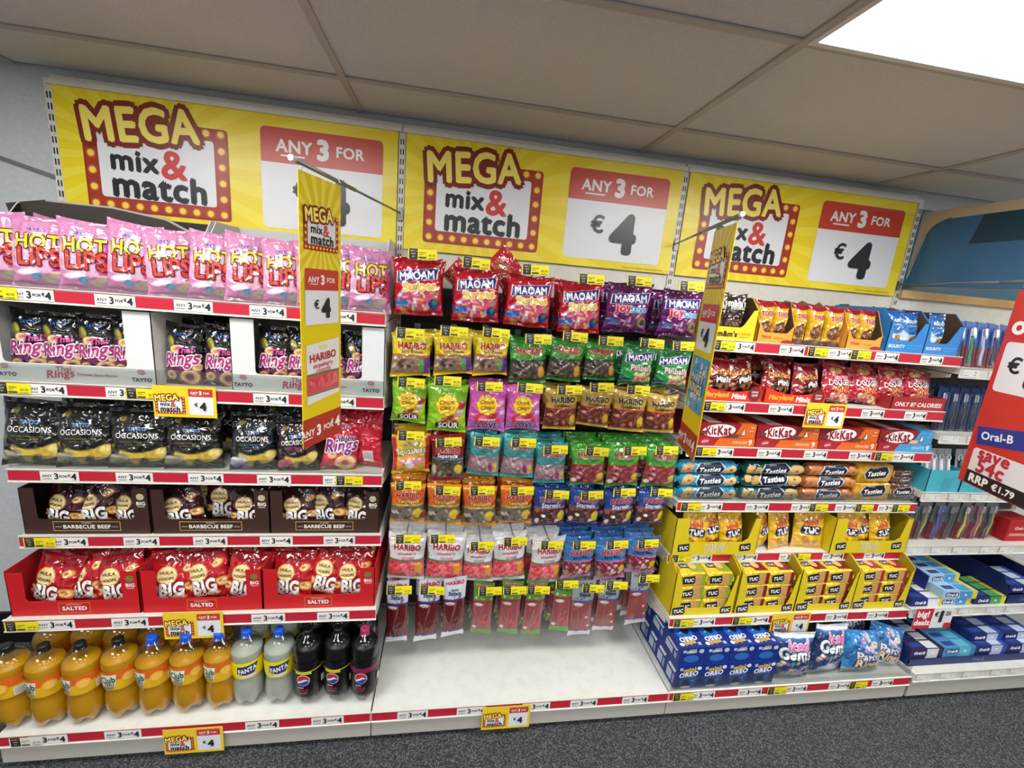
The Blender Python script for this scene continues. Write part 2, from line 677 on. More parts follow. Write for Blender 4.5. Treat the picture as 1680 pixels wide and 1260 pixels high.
def logo(f, ox, oy, s, fine=True):
    X = lambda v: ox + v * s
    Y = lambda v: oy + v * s
    f.rr(X(0), Y(0), X(.5), Y(.335), .014 * s, '9c2a1c')
    f.rr(X(.008), Y(.008), X(.492), Y(.327), .012 * s, 'a5341f')
    e = f.e
    bulbs = [(.025 + i * .05, .024) for i in range(10)] + [(.476, .024 + i * .0585) for i in range(1, 6)] + [(.025, .024 + i * .0585) for i in range(1, 5)] + [(.425, .316)]
    for x, y in bulbs:
        f.ell(X(x), Y(y), .0165 * s, .0165 * s, 'cf6a24', n=10, e=e)
        f.ell(X(x), Y(y), .0115 * s, .0115 * s, 'f7d84e', n=10, e=e + f.step)
    f.e = e + 2 * f.step
    f.rr(X(.05), Y(.05), X(.45), Y(.29), .012 * s, 'e9ebee')
    f.text('mix', X(.172), Y(.186), .158 * s, '1d1e22', bold=.045)
    f.text('&', X(.306), Y(.186), .085 * s, 'cf3a36', bold=.03)
    f.text('match', X(.252), Y(.1), .318 * s, '1d1e22', bold=.045)
    f.text('MEGA', X(.205), Y(.315), .385 * s, 'fce76a', '7d2415', .115, .035, hs=1.15, rot=5)


def euro4(f, cx, cy, h, col='2b2c2f'):
    f.text('€', cx - h * .62, cy + h * .22, None, col, bold=.03, h=h * .48)
    f.text('4', cx + h * .2, cy, None, col, bold=.06, h=h)


def any3(f, cx, cy, h, col, line=True, rot=0):
    f.text('ANY', cx - h * 1.55, cy, None, col, bold=.035, h=h * .62)
    f.text('3', cx, cy, None, col, bold=.055, h=h)
    f.text('FOR', cx + h * 1.5, cy, None, col, bold=.03, h=h * .56)
    if line:
        f.rect(cx - h * 2.25, cy - h * .55, cx - h * .95, cy - h * .46, col)


def pcard(f, x0, y0, x1, y1, split=.66):
    w, h = x1 - x0, y1 - y0
    ys = y0 + h * split
    r = .04 * w
    f.rr(x0, y0, x1, y1, r, 'e6e8eb')
    f.poly([(x0, ys), (x1, ys)] + [(x1 - r + r * math.cos(R(q)), y1 - r + r * math.sin(R(q))) for q in (0, 22, 45, 67, 90)] + [(x0 + r + r * math.cos(R(q)), y1 - r + r * math.sin(R(q))) for q in (90, 112, 135, 157, 180)], 'c8402f')
    any3(f, (x0 + x1) / 2 - w * .0, (ys + y1) / 2, min((y1 - ys) * .55, w * .165), 'f2efe9')
    euro4(f, (x0 + x1) / 2 + w * .02, (y0 + ys) / 2 - h * .01, min((ys - y0) * .62, w * .34))


def strip_card(f, cx, z, w=.118, h=.035):
    f.rect(cx - w / 2, z, cx + w / 2, z + h, 'efeee9')
    c = z + h * .5
    k = '26262a'
    f.text('ANY', cx - w * .325, c + h * .02, w * .25, k, bold=.028)
    f.rect(cx - w * .445, c - h * .32, cx - w * .215, c - h * .26, k)
    f.text('3', cx - w * .085, c, None, k, bold=.04, h=h * .62)
    f.text('FOR', cx + w * .105, c, w * .2, k, bold=.025)
    f.text('€', cx + w * .258, c + h * .12, None, k, bold=.02, h=h * .32)
    f.text('4', cx + w * .375, c, None, k, bold=.04, h=h * .64)


def ticket(f, cx, z, w=.1, h=.036, white=False, black=True):
    y = 'e9e8e4' if white else 'f0e01c'
    f.rect(cx - w / 2, z, cx + w / 2, z + h, y)
    if black:
        f.rect(cx - w * .46, z, cx - w * .17, z + h, '25231f')
        for k, t in enumerate(('ANY 3', 'FOR', '€4')):
            f.text(t, cx - w * .315, z + h * (.8 - k * .27), None, 'e6e1cf', bold=.01, h=h * .15)
    f.rect(cx - w * .12, z + h * .62, cx + w * .12, z + h * .68, '6b6410')
    f.rect(cx - w * .12, z + h * .45, cx + w * .02, z + h * .5, '6b6410')
    f.rect(cx - w * .13, z + h * .1, cx + w * .12, z + h * .26, '4a450e')
    f.text('€1.75', cx + w * .33, z + h * .42, w * .22, '2a2812', bold=.02)
    f.rect(cx + w * .2, z + h * .1, cx + w * .44, z + h * .16, '8b8214')


tick_cache = {}


def ticket_mesh(w=.1, h=.036, white=False):
    k = (w, h, white)
    if k not in tick_cache:
        f = FP()
        f.rect(-w / 2, 0, w / 2, h, 'f0e01c', e=0)
        ticket(f, 0, 0, w, h, white)
        tick_cache[k] = f.mesh('paper')
    return tick_cache[k]


f = FP()
strip_card(f, 0, 0)
CARD = f.mesh('paper')
CARD_H = .035


# ================================================================== shelving
def bay(name, X0, label, shelves, base=True, w=1.25, promo=True, backs=(('cream', 1.78, 2.42), ('dark', .17, 1.78)), hole=None, last=False):
    t = thing(name, label, 'shelving', (X0, 0, 0))
    for m, z0, z1 in backs:
        ob('back_panel', bx(m, .002, .006, z0, w - .002, .02, z1 - .001), t)
    if hole:
        g = MB()
        for i in range(48):
            for j in range(int((hole[1] - hole[0]) / .025)):
                x, z = .03 + i * .025, hole[0] + j * .025
                g.add([(x + .004 * math.cos(a), .0052, z + .004 * math.sin(a)) for a in (0, 1.05, 2.09, 3.14, 4.19, 5.24)], [(5, 4, 3, 2, 1, 0)], '050505')
        ob('peg_holes', g.mesh('plastic'), t, kind='stuff')
    for sx in ((0, w) if last else (0,)):
        u = ob('upright', bx('cream', sx - .013, -.004, .0, sx + .013, .03, 2.4), t)
        g = MB()
        for k in range(58):
            for dx in (-.005, .005):
                g.box(sx + dx - .0022, -.0048, .2 + k * .0375, sx + dx + .0022, -.0035, .222 + k * .0375, '111111')
        ob('slot_row', g.mesh('plastic'), u, kind='stuff')
    for sh in shelves:
        z, D = sh['z'], sh['D']
        isb = sh.get('base')
        s = ob('base_shelf' if isb else 'shelf', bx('base' if isb else 'cream', .003, -D, z - .03, w - .003, .004, z), t)
        ob('price_rail', MB().prism([(-D, z - .044), (-D - .008, z - .046), (-D - .008, z - .0435), (-D - .0035, z - .041), (-D - .0035, z - .002), (-D - .008, z + .0005), (-D - .008, z + .003), (-D, z + .003)], 'x', .001, w - .001).mesh('cream'), s)
        if promo:
            ob('promo_strip', bx('strip', .004, -D - .0055, z - .0385, w - .004, -D - .0037, z - .0035), s)
            xs = sh.get('cards', [.16 + .2325 * k for k in range(5)])
            for x in xs:
                ob('promo_card', CARD, s, (x, -D - .0062, z - .0385))
        for x in sh.get('tix', []):
            if isinstance(x, tuple):
                ob('price_ticket', ticket_mesh(.1, .036, True), s, (x[0], -D - .009, z - .039))
            else:
                ob('price_ticket', ticket_mesh(), s, (x, -D - .009, z - .039))
        if sh.get('riser'):
            a, b, hh = sh['riser']
            ob('riser', bx('clear', a, -D + .001, z + .001, b, -D + .004, z + hh), s)
        if isb:
            ob('plinth', MB().box(.002, -D + .004, .028, w - .002, -D + .02, z - .032).mesh('plinth'), t)
            ob('kick_board', bx('black', .004, -D + .045, 0, w - .004, -D + .06, z - .05), t)
        else:
            for sx in (.0035, w - .0035):
                ob('bracket', MB().prism([(-.002, z - .034), (-D + .03, z - .034), (-D + .03, z - .05), (-.002, z - .13)], 'x', sx - .0015, sx + .0015).mesh('cream'), s)
    return t


X4 = 3.762
bay('shelving_bay', 0, 'left shelving bay of crisps above a row of bottled drinks', [
    dict(z=1.678, D=.376, tix=[.07], riser=(.005, 1.245, .05)),
    dict(z=1.3675, D=.376, tix=[.066, .445], riser=(.005, 1.245, .062), cards=[.16, .3925, .857, 1.09]),
    dict(z=1.056, D=.376, tix=[1.127], riser=(.005, 1.245, .05)),
    dict(z=.8, D=.376, tix=[.069]),
    dict(z=.538, D=.475, tix=[.058], cards=[.16, .3925, .857, 1.09]),
    dict(z=.15, D=.568, tix=[(.095,)], base=1, cards=[.16, .3925, .857, 1.09])])
bay('shelving_bay', 1.25, 'middle shelving bay with pegboard and an empty white base shelf', [
    dict(z=.15, D=.568, base=1, cards=[.16, .3925, .66, .865, 1.095])], hole=(1.2, 1.75))
bay('shelving_bay', 2.5, 'right shelving bay stacked with biscuits and crackers', [
    dict(z=1.672, D=.376, tix=[.08, .513, .723]),
    dict(z=1.4157, D=.376, tix=[.086], cards=[.171, .402, .863, 1.09]),
    dict(z=1.214, D=.376, tix=[.087, .982]),
    dict(z=.955, D=.376, tix=[.067, .707, .953, 1.157], riser=(.005, 1.245, .05)),
    dict(z=.699, D=.376, tix=[.067, .681]),
    dict(z=.4446, D=.475, tix=[.068, .355], cards=[.163, .432, .85, 1.076]),
    dict(z=.15, D=.568, tix=[.068, .528, .954], base=1, riser=(.005, 1.245, .07))])
b4 = bay('shelving_bay', X4, 'far right shelving bay of toothbrushes and toothpaste with plain white rails', [
    dict(z=1.624, D=.376), dict(z=1.31, D=.376), dict(z=1.014, D=.376), dict(z=.723, D=.376), dict(z=.447, D=.475), dict(z=.165, D=.568, base=1)],
    promo=False, last=True, backs=(('cream', 1.78, 1.93), ('dark', .17, 1.78)))
# small white shelf-edge prices of the far right bay
f = FP()
f.rect(-.045, 0, .045, .034, 'e9e9e7')
f.rect(-.04, .006, -.012, .009, '9a9a9a').rect(-.04, .02, -.02, .022, 'bdbdbd')
f.text('2', .02, .017, None, '8c8c8e', bold=.0, h=.02)
pt = f.mesh('paper')
f = FP()
f.rect(-.045, 0, .045, .034, 'e9e9e7')
f.rect(-.04, .006, -.012, .009, '9a9a9a').rect(-.04, .02, -.02, .022, 'bdbdbd')
f.text('1', .015, .02, None, '8c8c8e', bold=.0, h=.016).text('25', .03, .024, None, '9c9c9e', bold=0, h=.008)
pt1 = f.mesh('paper')
for ch in [c for c in b4.children if c.name.split('.')[0] in ('shelf', 'base_shelf')]:
    zz = max(v.co.z for v in ch.data.vertices)
    dd = -min(v.co.y for v in ch.data.vertices)
    for k, x in enumerate((.06, .2, .33, .5, .62)):
        ob('price_ticket', pt if zz > 1.5 else pt1, ch, (x, -dd - .0062, zz - .0385))

# ------------------------------------------------------------------ header boards
ZB, ZT = 1.931, 2.382
for k, lab in enumerate(('yellow header board above the pink crisps, largest of the three', 'yellow header board above the hanging sweet bags', 'yellow header board above the biscuits, beside the blue fascia')):
    t = thing('header_board', lab, 'sign', (1.25 * k, -.006, ZB), group='yellow promotional header boards')
    w, h = 1.25, ZT - ZB
    ob('board', MB().box(.016, -.004, 0, w - .016, 0, h, 'f1d81f').mesh('gloss'), t)
    f = FP(flat((0, -.0042, 0)))
    rays(f, .016, 0, w - .016, h, .3, .24, 26, 'f6e23c', 1.4)
    f.text('*Subject to availability. Selected lines only.', 1.1, .012, .2, '8c7d12', bold=0)
    ob('sunburst', f.mesh('gloss'), t)
    f = FP(flat((0, -.0056, 0)))
    logo(f, .095, .037, 1.0)
    ob('promo_logo', f.mesh('gloss'), t)
    f = FP(flat((0, -.0056, 0)))
    pcard(f, .713, .034, 1.176, .408)
    ob('price_card', f.mesh('gloss'), t)
    ob('top_rail', MB().prism([(-.012, h), (.004, h), (.004, h + .022), (-.012, h + .018)], 'x', .002, w - .002).mesh('cream'), t)

# ------------------------------------------------------------------ hanging banners on rods
def banner(A, B, zt, zb, label, pic, picname):
    # A = edge on the reader's left, B = right edge (plan positions)
    A, B = Vector((A[0], A[1], 0)), Vector((B[0], B[1], 0))
    ax = (B - A).normalized()
    w, h = (B - A).length, zt - zb
    t = thing('hanging_banner', label, 'banner', (A.x, A.y, zb), (0, 0, math.atan2(ax.y, ax.x)))
    ob('sheet', MB().box(0, 0, 0, w, .002, h, 'e8cc1a').mesh('gloss'), t)
    f = FP()
    rays(f, 0, h * .62, w, h, w / 2, h * .8, 22, 'f6e04a', 1)
    ob('sunburst', f.mesh('gloss'), t)
    f = FP()
    f.rect(0, 0, w, h * .115, 'b5352a')
    any3(f, w * .38, h * .055, w * .17, 'f4f1ea')
    euro4(f, w * .84, h * .06, w * .17, 'f4f1ea')
    ob('bottom_band', f.mesh('gloss'), t)
    f = FP(flat((0, -.0012, 0)))
    logo(f, w * .08, h * .745, w * .84 / .5)
    ob('promo_logo', f.mesh('gloss'), t)
    f = FP(flat((0, -.0012, 0)))
    pcard(f, w * .09, h * .475, w * .92, h * .68, .62)
    ob('price_card', f.mesh('gloss'), t)
    f = FP(flat((0, -.0012, 0)))
    pic(f, w, h)
    ob(picname, f.mesh('gloss'), t)
    for x in (w * .06, w * .94):
        ob('clip', MB().tube([(x, .001, h - .008), (x, -.006, h + .006), (x, .001, h + .016)], .0018, 'dddddd', 6).mesh('pack'), t)
    return t


def pic_pack(f, w, h):
    y0, y1 = h * .17, h * .41
    f.poly([(w * .1, y0), (w * .93, y0 + .012), (w * .93, y1 + .004), (w * .1, y1 - .008)], 'e6e4e2')
    f.rect(w * .1, y0 + .03, w * .93, y0 + .085, 'd3505c')
    rn = random.Random(3)
    for k in range(26):
        f.ell(rn.uniform(w * .16, w * .86), rn.uniform(y0 + .038, y0 + .078), .009, .007, rn.choice(['e2707a', 'c8404e', 'dd6470']), rn.uniform(0, 180), 8, e=f.e + k * 1e-5)
    f.e += .0005
    f.rect(w * .1, y0 + .085, w * .93, y0 + .09, '3c7a48')
    f.rect(w * .1, y0 + .026, w * .93, y0 + .03, '3c7a48')
    f.text('HARIBO', w * .5, y1 - .045, w * .66, 'b82a30', bold=.04, rot=3)
    f.text('strawberry', w * .5, y1 - .071, w * .5, 'c64a58', bold=.02, rot=3)
    f.text('clouds', w * .5, y1 - .084, w * .36, 'd8737c', bold=.02, rot=3)
    f.ell(w * .5, y1 - .016, .018, .006, 'dfe38c')


def pic_rings(f, w, h):
    y0, y1 = h * .2, h * .445
    f.rect(w * .09, y0, w * .93, y1, '3f9ac4')
    rn = random.Random(5)
    for k in range(14):
        x, y, c = rn.uniform(w * .16, w * .86), rn.uniform(y0 + .012, y1 - .012), rn.choice(['e8c9d4', 'f0dca0', 'b9a6cf', '2c6f9c'])
        e = f.e + k * 2e-5
        f.ell(x, y, .011, .011, c, n=10, e=e)
        f.ell(x, y, .004, .004, '3f9ac4', n=8, e=e + 1e-5)
    f.e += .0006
    f.text('PARTY', w * .5, y0 + .115, w * .6, 'd9cde0', '2a5f86', .07, .04)
    f.text('RINGS', w * .5, y0 + .08, w * .64, 'e6d8a8', '2a5f86', .07, .04)
    f.text('mini', w * .5, y0 + .055, w * .28, 'e6e8f2', bold=.03)


def rodset(x, tip, z, label):
    t = thing('banner_rod', label, 'rod', (x, 0, z))
    d = Vector((tip[0] - x, tip[1], 0))
    ob('inner_rod', MB().tube([(0, -.004, 0), d * .62], .004, n=10).mesh('rod', True), t)
    ob('outer_rod', MB().tube([d * .55, d * .57, d * 1.0], .0062, n=10).mesh('rod', True), t)
    ob('wall_hook', MB().box(-.01, -.014, -.03, .01, -.005, .018).mesh('rod'), t)
    ob('end_cap', MB().tube([d * .995, d * 1.015], .008, 'cfccc4', 10).mesh('plastic'), t)


rodset(1.25, (1.065, -.745), 2.074, 'grey telescopic rod holding the left yellow banner')
rodset(2.5, (2.298, -.755), 2.07, 'grey telescopic rod holding the right yellow banner')
banner((1.07, -.727), (1.136, -.56), 2.055, 1.294, 'narrow yellow banner picturing a white sweet bag', pic_pack, 'pack_picture')
banner((2.35, -.548), (2.302, -.738), 2.052, 1.29, 'narrow yellow banner picturing blue biscuit rings', pic_rings, 'pack_picture')
# red promotional banner at the right edge
A, B = Vector((3.6, -.6)), Vector((3.51, -.93))
ax = (B - A).normalized()
rodset(3.75, (3.5, -.96), 1.99, 'grey rod holding the red banner at the right edge')
t = thing('hanging_banner', 'red banner with a toothpaste picture and saving offer at right edge', 'banner', (A.x, A.y, 1.187), (0, 0, math.atan2(ax.y, ax.x)))
w, h = .34, .77
ob('sheet', MB().box(0, 0, 0, w, .002, h, 'c5322a').mesh('gloss'), t)
f = FP()
f.rr(.02, h * .5, w - .02, h * .75, .015, 'dfe0e4')
f.text('€', .075, h * .64, None, '222326', bold=.03, h=.06)
f.text('1', .145, h * .63, None, '222326', bold=.06, h=.12)
f.text('25', .225, h * .665, None, '222326', bold=.05, h=.05)
f.text('any', .1, h * .92, None, 'f2efe9', bold=.04, h=.045)
f.text('one', .1, h * .82, None, 'f2efe9', bold=.04, h=.045)
ob('price_card', f.mesh('gloss'), t)
f = FP(flat((0, -.001, 0)))
f.poly([(.03, .165), (w - .02, .215), (w - .02, .29), (.015, .235)], '23388c')
f.text('Oral-B', .1, .215, .12, 'eceef6', bold=.03, rot=10)
f.ell(.26, .25, .06, .026, 'c9ccd6', 10)
ob('pack_picture', f.mesh('gloss'), t)
f = FP(flat((0, -.001, 0)))
f.rr(.028, .02, w - .02, .152, .014, 'dcdde0')
f.rect(.028, .004, w - .02, .058, '1b1a1d')
f.text('save', .115, .13, .12, 'b8243a', bold=.045)
f.text('54c', .115, .088, .105, 'b8243a', bold=.045)
f.text('RRP', .085, .031, .075, 'f0efec', bold=.05)
f.text('€1.79', .185, .031, .085, 'f0efec', bold=.04)
ob('saving_card', f.mesh('gloss'), t)
for x in (w * .06, w * .94):
    ob('clip', MB().tube([(x, .001, h - .008), (x, -.006, h + .012), (x, .001, h + .033)], .0018, 'dddddd', 6).mesh('pack'), t)


# ------------------------------------------------------------------ clip-on promotion cards at the shelf edges
def talker(x, D, z, label, w=.2, h=.112, tilt=0):
    t = thing('shelf_talker', label, 'sign', (x, -D - .012, z), (R(tilt), 0, 0), 'small yellow cards clipped to shelf edges')
    ob('card_sheet', MB().box(-w / 2, 0, 0, w / 2, .0012, h, 'f2cf33').mesh('gloss'), t)
    f = FP()
    s = w * .47 / .5
    logo(f, -w * .47, h * .1, s)
    ob('promo_logo', f.mesh('gloss'), t)
    f = FP()
    pcard(f, w * .06, h * .09, w * .45, h * .93, .7)
    ob('price_card', f.mesh('gloss'), t)


talker(.579, .376, 1.268, 'yellow offer card clipped above the black crisp bags')
talker(.603, .475, .444, 'yellow offer card clipped beneath the red display boxes')
talker(.623, .568, .03, 'yellow offer card clipped to the base below the orange bottles')
talker(1.786, .568, .034, 'yellow offer card clipped to the empty base shelf')
talker(3.119, .376, 1.32, 'yellow offer card clipped above the chocolate wafer boxes')
talker(3.103, .475, .345, 'yellow offer card clipped above the two navy iced biscuit bags')
t = thing('shelf_talker', 'red and white deal card clipped below the toothpaste boxes', 'sign', (3.894, -.49, .345))
ob('card_sheet', MB().box(-.112, 0, 0, .112, .0012, .112, 'e9e9ea').mesh('gloss'), t)
f = FP()
f.rect(-.112, 0, -.01, .112, 'cf2433')
f.text('big!', -.065, .077, .065, 'f6f4f2', bold=.05)
f.text('dealz', -.062, .035, .088, 'f6f4f2', bold=.05)
f.text('€', .012, .08, None, '26262a', bold=.03, h=.026)
f.text('1', .042, .066, None, '26262a', bold=.06, h=.058)
f.text('25', .078, .083, None, '26262a', bold=.03, h=.022)
f.rect(.07, 0, .112, .03, 'cf2433')
ob('price_print', f.mesh('gloss'), t)

# ------------------------------------------------------------------ blue fascia at the right, running out towards the viewer
t = thing('overhead_fascia', 'blue overhead fascia with rounded corner and beige rim, right edge', 'fascia', (3.78, 0, 1.975))
rim = [(.03, 0), (.03, .37), (-1.0, .37), (-1.0, 0)]
ob('rim', MB().prism(rim, 'x', .012, .03, 'b9a98c').mesh('plastic'), t)
f = FP(flat((.0118, 0, 0), (0, -1, 0), (0, 0, 1)))
pts = [(.0, .005), (1.0, .005), (1.0, .325), (.14, .325)] + [(.14 - .1 * math.sin(a), .225 + .1 * math.cos(a)) for a in (.3, .6, .9, 1.2, 1.45)]
f.poly(pts, '2f6286')
f.rect(.24, .2, 1.0, .325, '123c4e', sk=.03)
ob('blue_panel', f.mesh('plastic'), t)
ob('chrome_edge', MB().tube([(.008, -x, y) for x, y in [(1.0, .003), (.5, .003), (.0, .005)] + list(reversed(pts[4:])) + [(.14, .327)]], .003, n=6).mesh('wire', True), t)
struct('trim_2', bx('wood', X4 + .01, -.02, 1.925, X4 + 2.0, .004, 1.965), label='light wooden trim along the top of the far bay')
struct('trim_3', bx('bluewall', X4 + .01, .0, 1.965, X4 + 2.0, .006, 2.36), label='blue wall panel above the wooden trim')


# ================================================================== bag designs
def o_(c, w=.06, **k):
    return dict(out=c, ow=w, **k)


BD = {}
A = Art('c983ac', 'b9a8b4').R(0, 0, 1, .05, 'bd769f').R(0, .94, 1, 1, 'c27ba4')
A.E(.45, .46, .5, .4, 'dcaac6').E(.9, .4, .22, .4, 'b83c80').E(.78, .18, .13, .07, 'd9bfa0', 15).E(.64, .12, .1, .05, 'cdb08c', -20).E(.3, .2, .17, .06, 'f1e3ee').E(.45, .15, .08, .07, '5a9cc8')
BD['lips'] = Bag(.15, .235, .062, A, [('TAYTO', .45, .8, .3, '2748a0', o_('e9cfe6', .05, bold=.04)), ('HOT', .5, .63, .74, 'e0c23a', o_('3a1c10', .045, bold=.03, hs=1.3)), ('LIPS', .53, .42, .7, 'd8423c', o_('4a1416', .045, bold=.03, hs=1.3))], 11)
A = Art('121014', '201a22').R(0, 0, 1, .42, '5c1748').R(0, .34, 1, .42, '2f1029').R(0, 0, 1, .05, '1a0f18')
A.E(.2, .7, .1, .16, '6d6420', 20).E(.24, .72, .05, .12, 'a39a3c', 30)
for x, y, r in ((.36, .58, .13), (.72, .14, .24), (.22, .16, .15), (.92, .3, .12)):
    A.E(x, y, r, r * .82, 'c89a64', 10, .05).E(x, y, r * .93, r * .76, 'e3c08c', 10, .02)
BD['thai'] = Bag(.125, .215, .055, A, [('TAYTO', .5, .82, .4, '3f74c4', o_('1a2a50', .04, bold=.03)), ('Thai', .62, .57, .42, 'e2509c', o_('5a1240', .04, bold=.03, sh=.2, rot=8)), ('Rings', .54, .4, .86, 'b02c74', o_('f0e4ec', .055, bold=.03, sh=.25, rot=6, hs=1.25))], 12)


def occ(c1, c2, c3):
    A = Art('131213', '1b1a16').R(0, 0, 1, .06, '100f0f').R(0, .93, 1, 1, '1c1b1a')
    A.E(.5, .08, .55, .2, '2c2a22').B(7, .3, .05, .95, .3, .13, .2, 'd9bf52 e3cf72 c9a83c', 4, .6).B(6, .06, .06, .36, .2, .09, .13, c1, 5, .7).B(3, .08, .8, .3, .88, .04, .06, '7a7220', 6)
    A.E(.5, .56, .42, .34, '141314').E(.5, .56, .43, .35, c2, 0, .006)
    return A


for nm, c1, c2, c3, t in (('occ', '8d8a70 6d6a52 a7a288', '3a3826', '8a8440', 'MATURE CHEDDAR CHEESE'), ('occ_blue', 'b9b9d4 8e90b4 d6d6e6', '234a66', '5a90b8', 'SEA SALT AND VINEGAR'), ('occ_red', 'b03a5c 8c2444 d8708c', '5a1830', 'b05070', 'RED ONION')):
    BD[nm] = Bag(.19, .235, .075, occ(c1, c2, c3), [('TAYTO', .5, .68, .3, '3c7ac0', o_('dfe6ee', .03, bold=.04)), ('OCCASIONS', .5, .57, .7, 'e8e8e4', dict(bold=.012, hs=1.2)), (t, .5, .47, .52, c3, dict(bold=.01)), ('& ONION FLAVOUR', .5, .425, .34, c3, dict(bold=.005))], 13, wr=.004)
A = Art('b8172f', 'a5142a').E(.5, .2, .5, .3, 'c93848').R(0, 0, 1, .05, '8f0f22')
A.E(.66, .17, .3, .22, 'd8b07a', 10, .07).E(.66, .17, .28, .2, 'ecd2a4', 10, .03).E(.25, .3, .14, .12, 'd8b07a', 0, .05)
BD['spicy'] = Bag(.14, .21, .055, A, [('TAYTO', .5, .84, .32, '3156a8', o_('e8d8e0', .03, bold=.03)), ('Spicy', .58, .62, .5, '2a1c4c', o_('e9dfea', .04, bold=.03, sh=.2, rot=10)), ('Rings', .5, .46, .9, '8a2a80', o_('f0e4ec', .05, bold=.03, sh=.2, rot=10, hs=1.2))], 14)
A = Art('b5142c').E(.5, .5, .42, .5, 'c21c34').R(.55, .1, .8, .28, 'efefef')
for k in range(9):
    A.R(.57 + k * .025, .13, .582 + k * .025, .26, '222222')
A.R(.3, .55, .7, .57, 'd8808c').R(.3, .5, .65, .51, 'd8808c').R(.3, .46, .6, .47, 'd8808c')
BD['redback'] = Bag(.17, .24, .06, A, [], 15, wr=.005)


def hula(bg, dk):
    A = Art(bg, dk).R(0, 0, 1, .05, dk).R(0, .93, 1, 1, dk).E(.5, .9, .5, .2, dk)
    A.E(.36, .55, .21, .24, 'e8c47c').E(.36, .55, .19, .22, 'f2d898', 0)
    for x, y, r, a in ((.8, .66, .13, 30), (.88, .3, .17, -20), (.1, .3, .14, 15), (.62, .1, .15, 0), (.28, .1, .1, 40)):
        A.E(x, y, r, r * .68, 'd39a4e', a).E(x - .02, y, r * .72, r * .46, 'f0cd88', a).E(x - .03, y, r * .42, r * .3, 'a8702c', a)
    return A


for nm, bg, dk in (('bbq', '40161f', '1d0c10'), ('salted', 'b0141f', '7d0d16')):
    BD[nm] = Bag(.135, .19, .06, hula(bg, dk), [('HULA', .36, .61, .28, '4a2c14', dict(bold=.03)), ('HOOPS', .36, .5, .32, '4a2c14', dict(bold=.03)), ('BIG', .47, .28, .5, 'f2f0ec', o_('2a1010', .03, bold=.05, hs=1.5)), ('HOOPS', .5, .12, .46, 'f0ece8', dict(bold=.03))], 16, wr=.004)


def maoam(bg, dk):
    A = Art(bg, dk).R(0, .0, 1, .07, dk).R(0, .92, 1, 1, dk)
    return A


def navy(fp, w, h):
    pass


def mao_draw(y, rot=4):
    def d(fp, w, h):
        a = R(rot)
        q = [(-.4, .085), (-.43, -.1), (.4, -.085), (.44, .11)]
        fp.e = .001
        for c, k in (('e8e4ee', 1.06), ('262a78', 1.)):
            fp.poly([((x * math.cos(a) - z * math.sin(a)) * w * k, y * h + (x * math.sin(a) + z * math.cos(a)) * w * k * 1.1) for x, z in q], c)
        fp.text('MAOAM', 0, y * h, .72 * w, 'f4f3f8', bold=.03, rot=rot, hs=1.15)
    return d


A = maoam('c4142a', '9c0f20')
A.E(.5, .32, .42, .26, 'd84a68').B(26, .12, .14, .9, .42, .04, .09, 'e8a0b0 f4f0f0 58a860 e8c050 d04070 b8d0e8 f0e8d8 9a3060', 7, .35).E(.83, .2, .11, .11, '203080').E(.86, .23, .05, .05, '3c9a50').E(.15, .22, .17, .08, '2c5fa0').E(.2, .08, .07, .04, 'e8c83c')
BD['stripes'] = Bag(.18, .2, .06, A, [('Stripes', .55, .5, .68, 'efc94a', o_('f6efe2', .07, bold=.05, rot=4)), ('STRIPES', .2, .2, .001, 'ffffff')][:1] + [('JOY OF CHEW', .18, .17, .24, 'dfe8f4', dict(bold=.01))], 21, draw=mao_draw(.71))
A = maoam('6b1668', '4c0f4c')
A.B(18, .2, .14, .92, .4, .05, .12, '9a3050 5c2a70 c8a0b8 8a2848 d8c8d0 b04a68', 8, .3).E(.84, .24, .12, .12, '8a8458').E(.86, .24, .07, .07, '3a4a38').E(.15, .22, .16, .07, '3c5088')
BD['joy'] = Bag(.18, .2, .06, A, [('Joy', .34, .49, .36, 'd8324c', o_('f2dfe4', .06, bold=.05, rot=4)), ('Stixx', .7, .5, .38, '3c9ad8', o_('e4f0f8', .06, bold=.05, rot=4)), ('JOY OF CHEW', .2, .17, .26, 'dfe8f4', dict(bold=.01))], 22, draw=mao_draw(.7))
A = maoam('1f8a3c', '166a2c')
A.E(.45, .5, .42, .44, '2c9a4a').B(34, .42, .1, .95, .36, .05, .06, 'd8806c e8a890 c8c890 d05868 e8d890 b86050', 9, 1, 'f4e0d0').E(.15, .14, .17, .06, '1c3a60')
BD['pinballs'] = Bag(.15, .166, .05, A, [('Pinballs', .58, .47, .72, 'e4d8d0', o_('8a4a40', .05, bold=.04)), ('JOY OF CHEW', .18, .13, .26, 'dfe8f4', dict(bold=.01))], 23, draw=mao_draw(.72))


def hb(top, bot, win, blobs, stripe, n=28, seed=1, split=.5, hi=None, el=.7, r0=.045, r1=.08):
    A = Art(top, bot).R(0, .07, 1, split, win).B(n, .06, .11, .94, split - .05, r0, r1, blobs, seed, el, hi)
    A.R(0, split - .015, 1, split + .02, stripe).R(0, .08, 1, .105, stripe).R(0, 0, 1, .08, bot).R(0, .93, 1, 1, bot)
    return A


RED = 'b3202c'


def hbt(sub, y=.76, ys=.62, c=RED, out='f0dcb0', wf=.72, sc='6a4a20', so=None, sw=.56, rot=0):
    return [('HARIBO', .52, y, wf, c, o_(out, .035, bold=.05, hs=1.1, rot=rot)), (sub, .52, ys, sw, sc, dict(bold=.03, rot=rot) if so is None else o_(so, .05, bold=.03, rot=rot))]


